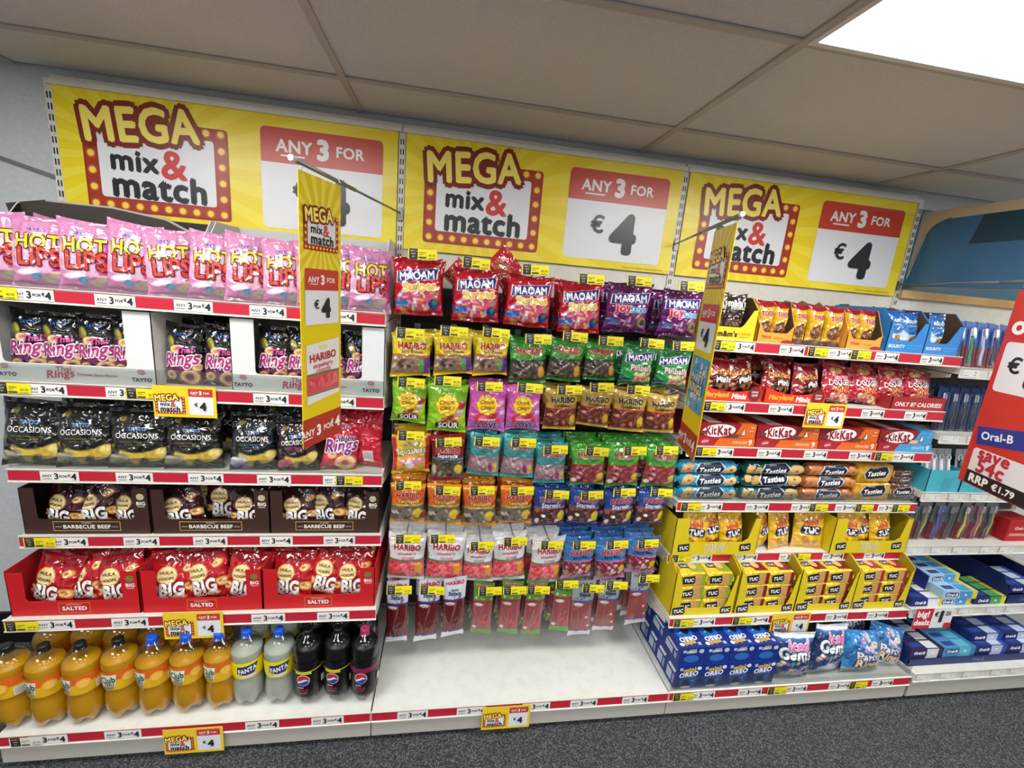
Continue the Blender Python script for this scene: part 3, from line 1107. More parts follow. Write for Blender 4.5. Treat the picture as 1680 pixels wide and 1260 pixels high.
A = hb('ecd21c', 'e3c512', '8a7464', '6a5848 a89078 a86838 5a3a28 d8c8b0 887060 6a9a58', 'c8641c', 26, 31).R(.84, .1, 1, .46, '64308a').R(.72, .14, .84, .4, '5c9a4c')
BD['babies'] = Bag(.15, .163, .045, A, hbt('Jelly Babies', .72, .585, sc='5a3a1c', so='f2e2a8'), 31)
A = hb('3a9a34', '2c8228', '4a3c38', '2e2826 6a5a50 8a7a50 403230 c0b0a0 587038', '2c3a20', 26, 32, .54).E(.86, .26, .1, .16, 'd8a040')
BD['snakes'] = Bag(.147, .166, .045, A, hbt('Twin Snakes', .76, .63, sc='1c4a1a', so='a8d080'), 32)


def chupa(sub, y, sc, so):
    def d(fp, w, h):
        fp.e = .001
        e = fp.e
        for k in range(8):
            a = k * math.pi / 4
            fp.ell(-.02 * w + .2 * w * math.cos(a), .58 * h + .17 * w * math.sin(a), .115 * w, .11 * w, 'e9a834' if 0 else 'd9781c', e=e + k * 1e-5)
        fp.e = e + .0003
        for k in range(8):
            a = k * math.pi / 4
            fp.ell(-.02 * w + .19 * w * math.cos(a), .58 * h + .16 * w * math.sin(a), .105 * w, .1 * w, 'f4d92c', e=fp.e + k * 1e-5)
        fp.e += .0002
        fp.ell(-.02 * w, .58 * h, .2 * w, .17 * w, 'f4d92c')
        fp.text('Chupa', -.03 * w, .635 * h, .38 * w, 'b8402c', bold=.03, sh=.2, rot=6)
        fp.text('Chups', -.01 * w, .52 * h, .38 * w, 'b8402c', bold=.03, sh=.2, rot=6)
        fp.text(sub, .03 * w, y * h, .5 * w, sc, out=so, ow=.06, bold=.05, hs=1.1)
    return d


A = Art('86c41e', '6aa818').E(.6, .3, .5, .3, '9ad02c').B(12, .2, .22, .85, .36, .06, .1, 'a05030 c87040 8a3a20 d8a050', 33).E(.86, .58, .12, .12, 'a83c34').E(.82, .42, .1, .07, 'd8a8d0', 20).R(.2, .1, .8, .22, '3a1a14')
BD['sour'] = Bag(.15, .185, .045, A, [], 33, draw=chupa('SOUR', .165, 'f4f2ee', '2a1410'))
A = Art('d65ab4', 'c048a0').E(.5, .26, .36, .22, 'c83c50').B(10, .3, .22, .75, .36, .05, .09, 'd85064 b82c44', 34).E(.88, .6, .12, .14, 'e088c0').R(.76, .38, .96, .46, 'c8c0cc', .2).B(6, .1, .06, .95, .16, .05, .09, '8a7cc8 b0a0dc', 35)
BD['love'] = Bag(.15, .19, .045, A, [('STRAWBERRY', .5, .26, .46, 'f4e4ec', dict(bold=.04))], 34, draw=chupa('LOVE', .14, '4a3080', 'e8c8e4'))
A = hb('c09a3c', 'd8b850', '6a2c20', '4a2018 8a4030 a05a3a 703024 c88a60 8a1c1c', 'a8241c', 26, 36, .54).E(.86, .26, .1, .17, 'e0b428')
BD['gold'] = Bag(.143, .172, .045, A, hbt('Goldbears', .76, .63, c='191512', out='e8d8a0', sc='2a2014'), 36)
A = Art('e8bf2c', 'e0b020').R(0, .08, .12, .95, 'c4202c').R(.88, .08, 1, .95, 'c4202c').E(.5, .3, .4, .3, 'e8a838').R(.3, .74, .72, .82, '3c6a34').B(9, .25, .14, .78, .4, .1, .13, 'e08cb0 f4e4e8 d8648c f0d8e0', 37, .55, 'f8f0f4')
BD['squash'] = Bag(.15, .165, .045, A, [('DRUMSTICK', .5, .78, .38, 'e8e4c8', dict(bold=.02)), ('Squashies', .5, .6, .78, 'f0e8d8', o_('4a6a2c', .05, bold=.04, rot=4, hs=1.2))], 37)
A = hb('84131c', '9a1620', '4a4434', '3a3428 6a6048 5a6a58 a89878 8a2a20 504a3c', '4a78b0', 24, 38, .5).E(.84, .28, .12, .15, 'd8b83c').E(.1, .24, .07, .16, 'c8c0b0')
BD['supermix'] = Bag(.14, .195, .045, A, hbt('Supermix', .68, .56, sc='f4f2ee', out='f0e0d0', sw=.62), 38, s1=.12)
A = hb('3f9ca0', '38a09c', '9a7c80', '7a6468 a88c8c c8a8a8 8a6a70 b89a98', '2c8488', 28, 39, .5).E(.72, .22, .07, .16, '9a2c6c', 10).E(.88, .22, .06, .17, 'd8b848', -5)
BD['zing'] = Bag(.137, .183, .042, A, hbt('Rainbow Zing', .74, .6, out='e8d8d8', sc='1c5c60', so='b8d8d4'), 39, s1=.1)
A = hb('4aa834', '409a2e', '8c3438', '7a2c30 a04a50 b86a70 6a2428 c89090', 'b02c30', 24, 40, .54).E(.86, .26, .13, .1, 'd8bc34').E(.1, .16, .07, .06, 'e8e8e0')
BD['giant'] = Bag(.155, .18, .045, A, hbt('GIANT STRAWBS', .8, .67, out='f0e0d8', sc='2c5a20', so='b8dc88'), 40, wr=.0035)
A = hb('e0661c', 'e89a1c', '6c6058', '4c4440 8a8078 a89c90 5c5450 c8bcb0 74684c', 'b0b84c', 30, 41, .5).E(.8, .28, .14, .17, 'dcc02c').E(.95, .2, .08, .1, '8a2c14').R(0, .9, 1, 1, 'e89a1c')
BD['tang'] = Bag(.142, .178, .042, A, hbt('Tangfastics', .74, .6, out='f4dcb8', sc='e8d070', so='7a6420', sw=.62), 41)
A = hb('1c4a9c', '17307c', '4a2420', '3a1c18 6a342c f0ece8 8a4a3c f0d8dc 503028', 'b8646c', 26, 42, .52).E(.86, .3, .12, .17, 'd8c43c').E(.1, .46, .08, .06, 'a86848')
BD['star'] = Bag(.145, .176, .042, A, hbt('Starmix', .74, .6, out='f0e8ec', sc='f2f2f4', sw=.6), 42)
A = hb('e2e2e4', 'dedee0', 'd84850', 'e86068 d84450 f07880 c83844', '3c7a4c', 44, 43, .46, 'f48c90', .75, .06, .085).E(.86, .3, .1, .17, 'dc9c24').R(0, .08, 1, .1, '5a8a60')
BD['straw'] = Bag(.15, .225, .045, A, hbt('strawberry', .72, .6, out='f4e8e8', sc='c04050', sw=.52) + [('clouds', .56, .53, .36, 'd88c94', dict(bold=.02))], 43, s1=.12)
A = hb('3a7ec0', 'c884b8', '7c1c2c', 'a03044 d8909c 8a2434 f0d8dc 6a1424', 'c87aa8', 40, 44, .5, 'e8b8c0', .8, .04, .06).R(0, .88, 1, 1, '2c6cae').E(.86, .3, .11, .13, 'e0b020', 40).E(.1, .2, .08, .08, '7a9060')
BD['bites'] = Bag(.146, .19, .042, A, hbt('Berry Bites', .72, .6, out='f0e0e8', sc='1c2c50'), 44, s1=.12)


def stix(top, bot, body, lines, band, wt, txts, seed):
    A = Art(body, bot).R(0, .66, 1, 1, top).R(0, 0, 1, .1, bot).R(0, .64, 1, .67, band).R(0, .1, 1, .12, band)
    for k in range(11):
        A.R(.06 + k * .085, .13, .075 + k * .085, .63, lines, .012 * (k % 3 - 1))
    A.E(.3, .6, .2, .07, 'ece4e4').B(5, .02, .69, .98, .72, .04, .07, wt, seed)
    return A


A = stix('d9dbe2', 'e2e2e8', '641618', '3c0c10', '2c3c90', 'a03038 3040a0', 0, 45)
BD['stixx_white'] = Bag(.1, .31, .03, A, [('HARIBO', .5, .92, .78, RED, dict(bold=.05)), ('Balla', .5, .815, .3, '2c4a8c', dict(bold=.03)), ('Stixx', .5, .76, .56, '22407c', dict(bold=.05, rot=-3)), ('sour', .3, .6, .2, 'a03040')], 45, s0=.03, nx=34, ny=90, m='softfilm')
A = stix('5a8a3c', '5aa038', '8c3c44', 'b0686c', 'a02c30', '88b060 c8d8a0', 0, 46).E(.65, .25, .14, .08, 'c83c44').E(.16, .16, .09, .08, 'dcdccc')
BD['stixx_green'] = Bag(.096, .27, .03, A, [('HARIBO', .5, .93, .7, RED, o_('e8e0d0', .03, bold=.04)), ('Pasta Basta', .5, .8, .6, '2a4a20', dict(bold=.02)), ('strawberry', .3, .6, .22, 'a03040')], 46, s0=.04, nx=34, ny=80, m='softfilm')
A = stix('9aa8a8', 'd8d0d8', '904c48', '6a2c30', '3850a0', 'a04048 3c50a8', 0, 47).E(.75, .36, .11, .09, 'c03c40').E(.85, .2, .11, .09, 'c03c40').E(.72, .37, .05, .04, 'f0e8e4').E(.83, .21, .05, .04, 'f0e8e4')
BD['stixx_double'] = Bag(.105, .285, .03, A, [('HARIBO', .5, .93, .7, '4c4040', dict(bold=.03)), ('Balla', .58, .83, .34, '2c3c6c', dict(bold=.03)), ('Stixx', .56, .775, .5, '20305c', dict(bold=.05)), ('cherry', .32, .6, .22, 'a03040')], 47, s0=.04, nx=34, ny=80, m='softfilm')

# biscuit bags
A = Art('2c1a16', '1c110f').R(0, .9, 1, 1, '3c2a24').E(.28, .28, .28, .24, '4a3024').B(8, .1, .1, .7, .4, .05, .1, '6a4630 543422 7a5640', 51).E(.75, .16, .16, .12, 'c0a838')
BD['mms'] = Bag(.105, .185, .05, A, [("m&m's", .5, .78, .82, 'f0ece6', dict(bold=.05, hs=1.3)), ('COOKIES', .52, .66, .66, 'e6e0d8', dict(bold=.04))], 51)
A = Art('d6a516', 'b88a10').R(0, .93, 1, 1, '5c0f14').E(.5, 1.0, .66, .34, '8c101c').E(.5, -.02, .7, .3, '8c141c').R(0, 0, 1, .09, '2c0f0d').E(.5, .32, .38, .36, '6a3c1c').B(16, .2, .18, .76, .42, .04, .07, '5a3018 a06a38 8c5a2c 4a2612', 52).E(.8, .2, .1, .07, 'e0b850').E(.12, .15, .06, .04, 'f0e8e0')
BD['twix'] = Bag(.085, .17, .05, A, [('TWIX', .52, .69, .68, 'b01c24', o_('f4ead0', .06, bold=.05, hs=1.3, rot=3, sh=.1)), ('COOKIES', .56, .58, .46, 'f4ead0', dict(bold=.03))], 52, wr=.0015, nx=34, ny=60, sag=1, s0=.03, s1=.03)
A = Art('2468b4', '1c4c8c').R(0, .1, 1, .5, 'b8cce0').E(.5, .56, .4, .3, '2e74bc').E(.5, .95, .6, .12, '1c58a0').R(0, 0, 1, .12, '2a5c98').E(.62, .24, .28, .26, 'b07c44').B(9, .42, .12, .84, .36, .03, .05, '5a3820 c89458 6a4426', 53)
BD['bounty'] = Bag(.095, .175, .05, A, [('BOUNTY', .5, .74, .7, 'f0f2f6', dict(bold=.042, hs=1.2)), ('COOKIES', .5, .63, .42, 'dce6f0', dict(bold=.02))], 53, wr=.002)
A = Art('8c1220', '6a0d18').R(0, 0, 1, .06, '5a0a14').E(.6, .3, .36, .36, '3c1210').B(9, .1, .2, .9, .8, .05, .08, 'a06a4a 7a4430 b88060', 54).E(.66, .28, .16, .14, '8a5a34').E(.66, .28, .07, .06, '3c2014').R(.1, .78, .2, .88, 'e8dcd8').E(.85, .78, .07, .07, 'e8c8c8')
BD['maryland'] = Bag(.155, .175, .06, A, [('Maryland', .5, .62, .8, 'd89030', o_('5a1410', .04, bold=.04, rot=6)), ('Minis', .62, .45, .46, 'f4ece4', o_('2c0f0d', .05, bold=.05, rot=8))], 54, wr=.005)
A = Art('a01226', '780c1c').R(0, 0, 1, .07, '600a16').E(.5, .5, .46, .3, 'b81c34').E(.35, .82, .2, .09, 'd8b070', 10).B(8, .1, .12, .9, .26, .08, .1, 'd8a078 e8c098 c88860', 55, .8).B(8, .1, .12, .9, .26, .02, .03, 'b02030', 55)
BD['dodgers'] = Bag(.165, .175, .06, A, [('Jammie', .5, .66, .5, 'e8b8c0', dict(bold=.03, rot=8)), ('DODGERS', .5, .54, .78, 'f6f0ee', o_('3c0c14', .03, bold=.03, hs=1.25, rot=8)), ('MINIS', .54, .38, .6, 'e88c3c', dict(bold=.042, rot=8))], 55, wr=.005)
A = Art('e6b81e', 'd8a818').R(0, 0, 1, .06, 'd8a010').B(8, .15, .72, .85, .9, .08, .12, 'd89838 c88428 e8b458', 56).B(9, .05, .06, .95, .24, .09, .13, 'd8943c c8803c e8b468', 57).E(.5, .6, .34, .12, 'e8a838')


def tuc(fp, w, h):
    fp.e = .0012
    fp.rr(-.34 * w, .36 * h, .3 * w, .56 * h, .07 * w, '1c2450')
    fp.text('TUC', -.02 * w, .46 * h, .48 * w, 'f4f2ee', bold=.042, rot=4, hs=1.2)


BD['tucmini'] = Bag(.14, .195, .06, A, [('MINI', .45, .64, .46, 'c8402c', dict(bold=.05, rot=8))], 56, wr=.006, draw=tuc)
A = Art('1c3668', '162c58').R(0, .9, 1, 1, 'dfe6ee').R(0, .84, 1, .9, '2c6cb0').B(16, .05, .1, .95, .6, .04, .06, 'd8c8a8 8c5c7c 4a9c8c c88c5c 5a74a8', 58).E(.5, .16, .3, .12, '9fb4d0').E(.52, .2, .18, .1, 'c4d2e4').B(7, .2, .1, .85, .3, .035, .05, 'e8d8e4 d8a8c8 b8d0e0 e8d8a0', 60).R(0, 0, 1, .06, '8fa0b4')
BD['iced'] = Bag(.215, .27, .075, A, [('iced', .56, .78, .5, 'e87ab4', o_('f0e4ee', .04, bold=.042, hs=1.2)), ('Gems', .5, .62, .8, 'f0f4f8', o_('24406c', .05, bold=.042, hs=1.2))], 58, wr=.005)
A = Art('2c84c4', '2470b0').E(.5, .45, .5, .36, '2464a0').B(14, .06, .3, .94, .9, .05, .08, 'd8b8c8 e8d8b0 a890c0 d8c8e0 1c5c98 b8a0a8', 59, .9, '2c84c4').R(0, 0, 1, .14, 'a8b8c4')
BD['party'] = Bag(.22, .22, .085, A, [('Party', .5, .44, .54, 'd8d4dc', o_('2c3c5c', .06, bold=.042)), ('Rings', .52, .26, .58, 'e8c8a0', o_('2c3c5c', .06, bold=.042))], 59, wr=.007)

# ================================================================== middle bay: hanging bags
rn = random.Random(42)
PEG = {
    1: (-.34, [('stripes', 1.359, 1.679, .18, .202), ('stripes', 1.572, 1.67, .179, .196), ('stripes', 1.769, 1.666, .181, .193), ('stripes', 1.981, 1.655, .171, .2), ('joy', 2.169, 1.67, .189, .193), ('joy', 2.393, 1.668, .175, .188)],
        [(1.37, 1.875), (1.558, 1.862), (1.776, 1.858), (1.992, 1.843), (2.182, 1.852), (2.398, 1.851)]),
    2: (-.34, [('babies', 1.337, 1.445, .15, .165), ('babies', 1.498, 1.461, .15, .157), ('babies', 1.641, 1.466, .137, .161), ('snakes', 1.793, 1.445, .153, .169), ('snakes', 1.939, 1.46, .144, .168), ('snakes', 2.088, 1.471, .138, .153), ('pinballs', 2.243, 1.456, .152, .166), ('pinballs', 2.4, 1.453, .146, .163)],
        [(1.336, 1.595), (1.494, 1.613), (1.648, 1.618), (1.812, 1.606), (1.954, 1.625), (2.1, 1.618), (2.27, 1.62), (2.408, 1.618)]),
    3: (-.34, [('sour', 1.334, 1.262, .135, .158), ('sour', 1.484, 1.228, .158, .196), ('love', 1.641, 1.238, .153, .191), ('love', 1.791, 1.246, .142, .188), ('gold', 1.944, 1.254, .143, .172), ('gold', 2.084, 1.273, .138, .158), ('gold', 2.236, 1.257, .15, .174), ('gold', 2.382, 1.256, .14, .171)],
        [(1.345, 1.412), (1.48, 1.426), (1.64, 1.412), (1.797, 1.415), (1.957, 1.415), (2.088, 1.432), (2.242, 1.429), (2.415, 1.432)]),
    4: (-.34, [('squash', 1.352, 1.051, .149, .162), ('supermix', 1.499, 1.019, .138, .201), ('zing', 1.64, 1.046, .132, .179), ('zing', 1.784, 1.038, .14, .187), ('zing', 1.926, 1.015, .136, .177), ('giant', 2.094, 1.006, .156, .177), ('giant', 2.253, 1.003, .155, .185), ('giant', 2.42, 1.002, .155, .188)],
        [(1.352, 1.204), (1.497, 1.183), (1.645, 1.19), (1.792, 1.19), (1.927, 1.164), (2.102, 1.161), (2.268, 1.168), (2.41, 1.174)]),
    5: (-.34, [('tang', 1.344, .83, .14, .176), ('tang', 1.495, .821, .142, .179), ('tang', 1.643, .813, .143, .184), ('tang', 1.796, .824, .144, .178), ('star', 1.944, .812, .145, .183), ('star', 2.094, .818, .143, .174), ('star', 2.256, .812, .147, .176), ('star', 2.404, .818, .142, .167)],
        [(1.348, .998), (1.502, .978), (1.641, .98), (1.804, .98), (1.954, .966), (2.107, .965), (2.249, .979), (2.418, .98)]),
    6: (-.36, [('straw', 1.348, .579, .153, .221), ('straw', 1.506, .563, .16, .236), ('straw', 1.651, .56, .133, .211), ('straw', 1.786, .563, .146, .236), ('straw', 1.944, .546, .15, .231), ('bites', 2.092, .568, .146, .186), ('bites', 2.25, .558, .147, .194), ('bites', 2.391, .589, .144, .186)],
        [(1.356, .776), (1.493, .776), (1.655, .743), (1.792, .762), (1.95, .743), (2.093, .742), (2.243, .743), (2.384, .748)]),
    7: (-.36, [('stixx_white', 1.318, .273, .093, .305), ('stixx_white', 1.44, .273, .1, .3), ('stixx_white', 1.558, .292, .1, .3), ('stixx_green', 1.681, .299, .091, .265), ('stixx_green', 1.803, .293, .095, .273), ('stixx_green', 1.908, .282, .095, .282), ('stixx_green', 2.04, .295, .097, .271), ('stixx_double', 2.14, .267, .107, .297), ('stixx_double', 2.253, .288, .103, .273), ('stixx_double', 2.408, .318, .108, .275)],
        [(1.328, .543), (1.46, .538), None, (1.704, .528), (1.811, .528), (1.913, .528), (2.039, .552), (2.16, .528), (2.268, .541), (2.417, .572)]),
}
DESC = dict(stripes='red chew sweet bag with navy panel', joy='purple chew sweet bag with navy panel', babies='yellow jelly sweet bag with dark window', snakes='green jelly sweet bag with black window',
            pinballs='green bag of round pastel chews', sour='lime green lollipop bag', love='pink lollipop bag', gold='gold gummy sweet bag', squash='red and yellow bag of pink chews', supermix='maroon gummy mix bag',
            zing='teal gummy sweet bag', giant='green and red gummy strawberry bag', tang='orange gummy sweet bag', star='dark blue gummy mix bag', straw='white bag of pink strawberry sweets', bites='blue bag of small crimson sweets',
            stixx_white='tall white and maroon liquorice stick bag', stixx_green='tall green and pink liquorice lace bag', stixx_double='tall grey and pink liquorice stick bag')
NAMES = dict(sour='lollipop_bag', love='lollipop_bag', stixx_white='liquorice_bag', stixx_green='liquorice_bag', stixx_double='liquorice_bag', stripes='chew_sweet_bag', joy='chew_sweet_bag', pinballs='chew_sweet_bag')
ROWN = {1: 'top peg row', 2: 'second peg row', 3: 'third peg row', 4: 'fourth peg row', 5: 'fifth peg row', 6: 'sixth peg row', 7: 'bottom peg row'}
HOLD = MB().box(-.053, -.0012, -.0005, .053, 0, .039).mesh('pack')
PLATE = MB().box(-.014, .0, -.022, .014, .005, .02).mesh('wire')
for row, (Yf, bags, tix) in PEG.items():
    tot = {}
    for b in bags:
        tot[b[0]] = tot.get(b[0], 0) + 1
    seen = {}
    for i, (d, x, z, w, h) in enumerate(bags):
        D = BD[d]
        k = seen.get(d, 0)
        seen[d] = k + 1
        which = 'only one' if tot[d] == 1 else ORD[k] + ' from left'
        lab = f'{DESC[d]}, {which}, {ROWN[row]}'
        nm = NAMES.get(d, 'gummy_sweet_bag')
        D.put(nm, lab, 'sweet bag', x, Yf - .012, z, w, h, (R(rn.uniform(-2, 3)), R(rn.uniform(-3, 3)), R(rn.uniform(-7, 7))), 'sweet bags on pegs')
        zt = z + h
        nb = {1: 2, 4: 3 if i >= 2 else 2, 6: 3, 7: 3}.get(row, 2)
        if (row, i) in ((3, 5),):
            nb = 1
        for j in range(1, nb + 1):
            lab2 = f'{DESC[d]}, {ORD[j]} deep on {ORD[i]} hook, {ROWN[row]}'
            D.put(nm, lab2, 'sweet bag', x + rn.uniform(-.006, .006), Yf + .003 + j * (D.d + .006), z + rn.uniform(-.004, .006), w, h, (R(rn.uniform(-1, 1)), R(rn.uniform(-2, 2)), R(rn.uniform(-3, 3))), 'sweet bags on pegs')
        zw = zt - .012
        t = thing('peg_hook', f'wire peg hook carrying the {ORD[i]} bag from left, {ROWN[row]}', 'hook', (x, 0, zw), group='wire pegs of the middle bay')
        tk = tix[i]
        tip = (0, Yf - .022, .012) if tk is None else (tk[0] - x, Yf - .04, tk[1] - zw + .022)
        ob('wire', MB().tube([(0, .0, 0), (0, -.02, .002), (0, Yf + .03, .004), (0, Yf - .004, .004), tip], .0024, n=6).mesh('wire', True), t)
        ob('back_plate', PLATE, t, (0, -.0055, 0))
        if tk:
            hd = ob('ticket_holder', HOLD, t, (tk[0] - x, Yf - .043, tk[1] - zw), (R(-8), R(rn.uniform(-3, 3)), R(rn.uniform(-4, 4))))
            if not (row == 3 and i == 7):
                ob('price_ticket', ticket_mesh(), hd, (0, -.0022, .001))
# torn red packet lying above the second hook of the top row
A = Art('b8242c', '8a1a20').R(.2, .2, .8, .6, 'a85a28').R(.1, .05, .9, .1, 'd8a0a0')
tb = Bag(.13, .16, .02, A, [], 71, wr=.004)
tb.put('torn_sweet_bag', 'torn red packet crumpled behind the tickets of the top peg row', 'sweet bag', 1.64, -.24, 1.835, .14, .13, (R(-12), R(45), R(10)))
tb.put('torn_sweet_bag', 'small red packet corner behind the first ticket, top peg row', 'sweet bag', 1.47, -.22, 1.80, .1, .1, (R(-12), R(40), R(-10)))


# ================================================================== open trays and display boxes
def tray(name, label, cat, x0, x1, yf, depth, z, front, side, hb, col, inner, group=None, pr=None, spr=None, th=.0025, back=None, m='card', badge=None):
    w = x1 - x0
    t = thing(name, label, cat, (x0, yf, z), group=group)
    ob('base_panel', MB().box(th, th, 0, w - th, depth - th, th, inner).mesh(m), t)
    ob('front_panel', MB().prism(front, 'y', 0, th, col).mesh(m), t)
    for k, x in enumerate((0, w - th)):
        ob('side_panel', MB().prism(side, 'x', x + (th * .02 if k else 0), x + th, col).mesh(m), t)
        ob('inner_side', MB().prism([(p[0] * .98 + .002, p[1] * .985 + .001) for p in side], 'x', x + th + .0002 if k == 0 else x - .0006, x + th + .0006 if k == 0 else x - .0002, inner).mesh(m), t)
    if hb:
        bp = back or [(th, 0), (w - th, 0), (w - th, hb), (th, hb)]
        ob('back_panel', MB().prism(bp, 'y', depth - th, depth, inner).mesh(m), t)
    if pr:
        f = FP(flat((0, -.0003, 0)))
        pr(f, w)
        ob('front_print', f.mesh('card'), t)
    for bfn in badge or ():
        f = FP(flat((0, -.0003, 0)))
        bfn(f, w)
        ob('corner_badge', f.mesh('card'), t)
    if spr:
        f = FP(flat((-.0003, 0, 0), (0, -1, 0), (0, 0, 1)))
        spr(f)
        ob('side_print', f.mesh('card'), t)
    return t


def ushape(w, h, l, r, b, rad=.012):
    return [(0, 0), (w, 0), (w, h), (w - r, h), (w - r, b + rad), (w - r - rad * .3, b + rad * .3), (w - r - rad, b), (l + rad, b), (l + rad * .3, b + rad * .3), (l, b + rad), (l, h), (0, h)]


def rect_side(d, h):
    return [(0, 0), (d, 0), (d, h), (0, h)]


def bags(design, name, cat, items, desc, group, yf, lean=-8, yaw=None):
    for i, it in enumerate(items):
        x, z, w, h = it[:4]
        r_ = it[4] if len(it) > 4 else (lean + rn.uniform(-3, 3), rn.uniform(-4, 4), (yaw if yaw is not None else 0) + rn.uniform(-5, 5))
        dy = it[5] if len(it) > 5 else 0
        lab = desc(i) if callable(desc) else desc
        BD[design].put(name, lab, cat, x, yf + dy, z, w, h, tuple(R(q) for q in r_), group)


# ------------------------------------------------------------------ left bay, shelf 1: pink bags in two opened cartons
for k, (a, b) in enumerate(((.02, .615), (.63, 1.235))):
    w = b - a
    tray('snack_carton', ('opened white carton behind the pink crisp bags, left of two', 'opened white carton behind the pink crisp bags, right of two')[k], 'carton', a, b, -.335, .3, 1.679,
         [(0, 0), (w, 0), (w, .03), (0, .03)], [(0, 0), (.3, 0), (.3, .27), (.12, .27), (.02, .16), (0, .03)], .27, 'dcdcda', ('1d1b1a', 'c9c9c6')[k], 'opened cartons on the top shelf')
t = thing('carton_flap', 'dark torn carton lid standing behind the left pink crisp bags', 'cardboard', (0, -.19, 1.681), (R(4), 0, 0))
ob('card_sheet', MB().prism([(-.02, .262), (.1, .285), (.3, .284), (.47, .262), (.585, .205), (.55, .19), (.5, 0), (.02, 0)], 'y', 0, .003, '35302b').mesh('card'), t)
ob('torn_edge', MB().prism([(.1, .285), (.3, .284), (.47, .262), (.585, .205), (.58, .2), (.465, .256), (.3, .278), (.1, .28)], 'y', -.0006, .0036, 'a8a49c').mesh('card'), t)
xs = [.055, .175, .305, .435, .56, .675, .79, .91, 1.02, 1.105, 1.19]
bags('lips', 'crisp_bag', 'crisp bag', [(x, 1.68, .15, .224 if i % 3 else .232, (-7 + rn.uniform(-3, 2), rn.uniform(-4, 4), 16 + rn.uniform(-4, 4))) for i, x in enumerate(xs)],
     lambda i: f'pink crisp bag with yellow and red lettering, {ORD[i]} from left, front row', 'pink crisp bags on the top shelf', -.388)
bags('lips', 'crisp_bag', 'crisp bag', [(x, 1.682, .142, .225, (-4, rn.uniform(-8, 8), 14)) for x in (.12, .25, .38, .62, .74, .86, .98, 1.14)],
     lambda i: f'pink crisp bag standing in the back row of the top shelf, {ORD[i]} from left', 'pink crisp bags on the top shelf', -.268)


# shelf 2: black ring snacks in white display boxes
def thai_print(f, w):
    f.text('Thai', w * .42, .047, .045, 'c04868', bold=.03, sh=.2, rot=6)
    f.text('Rings', w * .4, .026, .08, 'b83a5c', bold=.03, sh=.2, rot=6)
    f.text('Oriental Spice Flavour', w * .63, .03, .12, 'b04a58', bold=.015, sh=.2)
    for x in (w * .07, w * .91):
        f.text('TAYTO', x, .022, .06, '3a3438', bold=.05)
        f.ell(x, .05, .012, .009, 'c08c98')


for k, (a, b, l, r_) in enumerate(((.004, .482, .03, .085), (.724, 1.246, .078, .08))):
    tray('display_box', ('white display box of black snack bags, left end of second shelf', 'white display box of black snack bags, right end of second shelf')[k], 'display box', a, b, -.366, .33, 1.369,
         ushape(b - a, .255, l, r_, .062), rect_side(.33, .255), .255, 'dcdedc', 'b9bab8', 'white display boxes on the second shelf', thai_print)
bags('thai', 'snack_bag', 'snack bag', [(x, 1.385, .118, .215, (-5, rn.uniform(-3, 3), 8)) for x in (.075, .18, .28, .385)], lambda i: f'black ring snack bag, {ORD[i]} from left in the left white display box', 'black ring snack bags', -.345)
bags('thai', 'snack_bag', 'snack bag', [(.545, 1.369, .128, .22, (-6, 0, -4)), (.668, 1.369, .12, .22, (-6, 2, 6))], lambda i: f'black ring snack bag standing between the white boxes, {("left", "right")[i]} one', 'black ring snack bags', -.345)
bags('thai', 'snack_bag', 'snack bag', [(x, 1.385, .118, .215, (-5, rn.uniform(-3, 3), 8)) for x in (.845, .945, 1.045, 1.15)], lambda i: f'black ring snack bag, {ORD[i]} from left in the right white display box', 'black ring snack bags', -.345)
bags('thai', 'snack_bag', 'snack bag', [(.53, 1.369, .125, .22), (.66, 1.369, .125, .22)], lambda i: f'black ring snack bag in shadow behind the uncovered pair, {("left", "right")[i]} one', 'black ring snack bags', -.25)
# shelf 3: black sharing bags and red bags
L3 = [('occ', .062, .19, .235), ('occ', .225, .188, .228), ('occ', .395, .2, .215), ('occ', .57, .196, .215), ('occ_blue', .775, .165, .215), ('occ_red', .935, .15, .2)]
WH = ('first black crisp bag from left on the third shelf', 'second black crisp bag from left on the third shelf', 'third black crisp bag from left on the third shelf', 'black crisp bag directly under the yellow offer card', 'black and silver-blue crisp bag on the third shelf', 'black and pink crisp bag behind the left banner')
for i, (d, x, w, h) in enumerate(L3):
    bags(d, 'sharing_bag', 'crisp bag', [(x, 1.058, w, h, (-9, rn.uniform(-4, 4), 6))], WH[i], 'black sharing bags on the third shelf', -.385)
bags('occ', 'sharing_bag', 'crisp bag', [(x, 1.06, .19, .24, (-6, rn.uniform(-5, 5), 0)) for x in (.13, .32, .5, .68, .86)], lambda i: f'black crisp bag in the shaded back row of the third shelf, {ORD[i]} from left', 'black sharing bags on the third shelf', -.25)
bags('spicy', 'snack_bag', 'snack bag', [(1.075, 1.058, .135, .205, (-10, 8, 8))], 'red ring snack bag leaning at the right of the third shelf', None, -.362)
bags('redback', 'snack_bag', 'snack bag', [(1.165, 1.06, .16, .235, (-6, -3, -18)), (1.09, 1.06, .16, .235, (-4, 2, -10), .08)], lambda i: ('plain red snack bag showing its barcode, end of third shelf', 'plain red snack bag tucked behind the red ring snack bag')[i], None, -.32)


# shelves 4 and 5: boxed bags
def bbq_print(f, w):
    c = w / 2 - .004
    f.rect(c - .108, .012, c + .108, .05, 'b89a54')
    f.rect(c - .1055, .0145, c + .1055, .0475, '3a211b')
    f.text('BARBECUE BEEF', c, .029, .15, 'efe9df', bold=.03)
    f.text('ICONIC', c, .044, .03, 'd8cdb8', bold=.01)
    f.rect(c - .1, .0282, c - .08, .0298, 'e0d8c8').rect(c + .08, .0282, c + .1, .0298, 'e0d8c8')


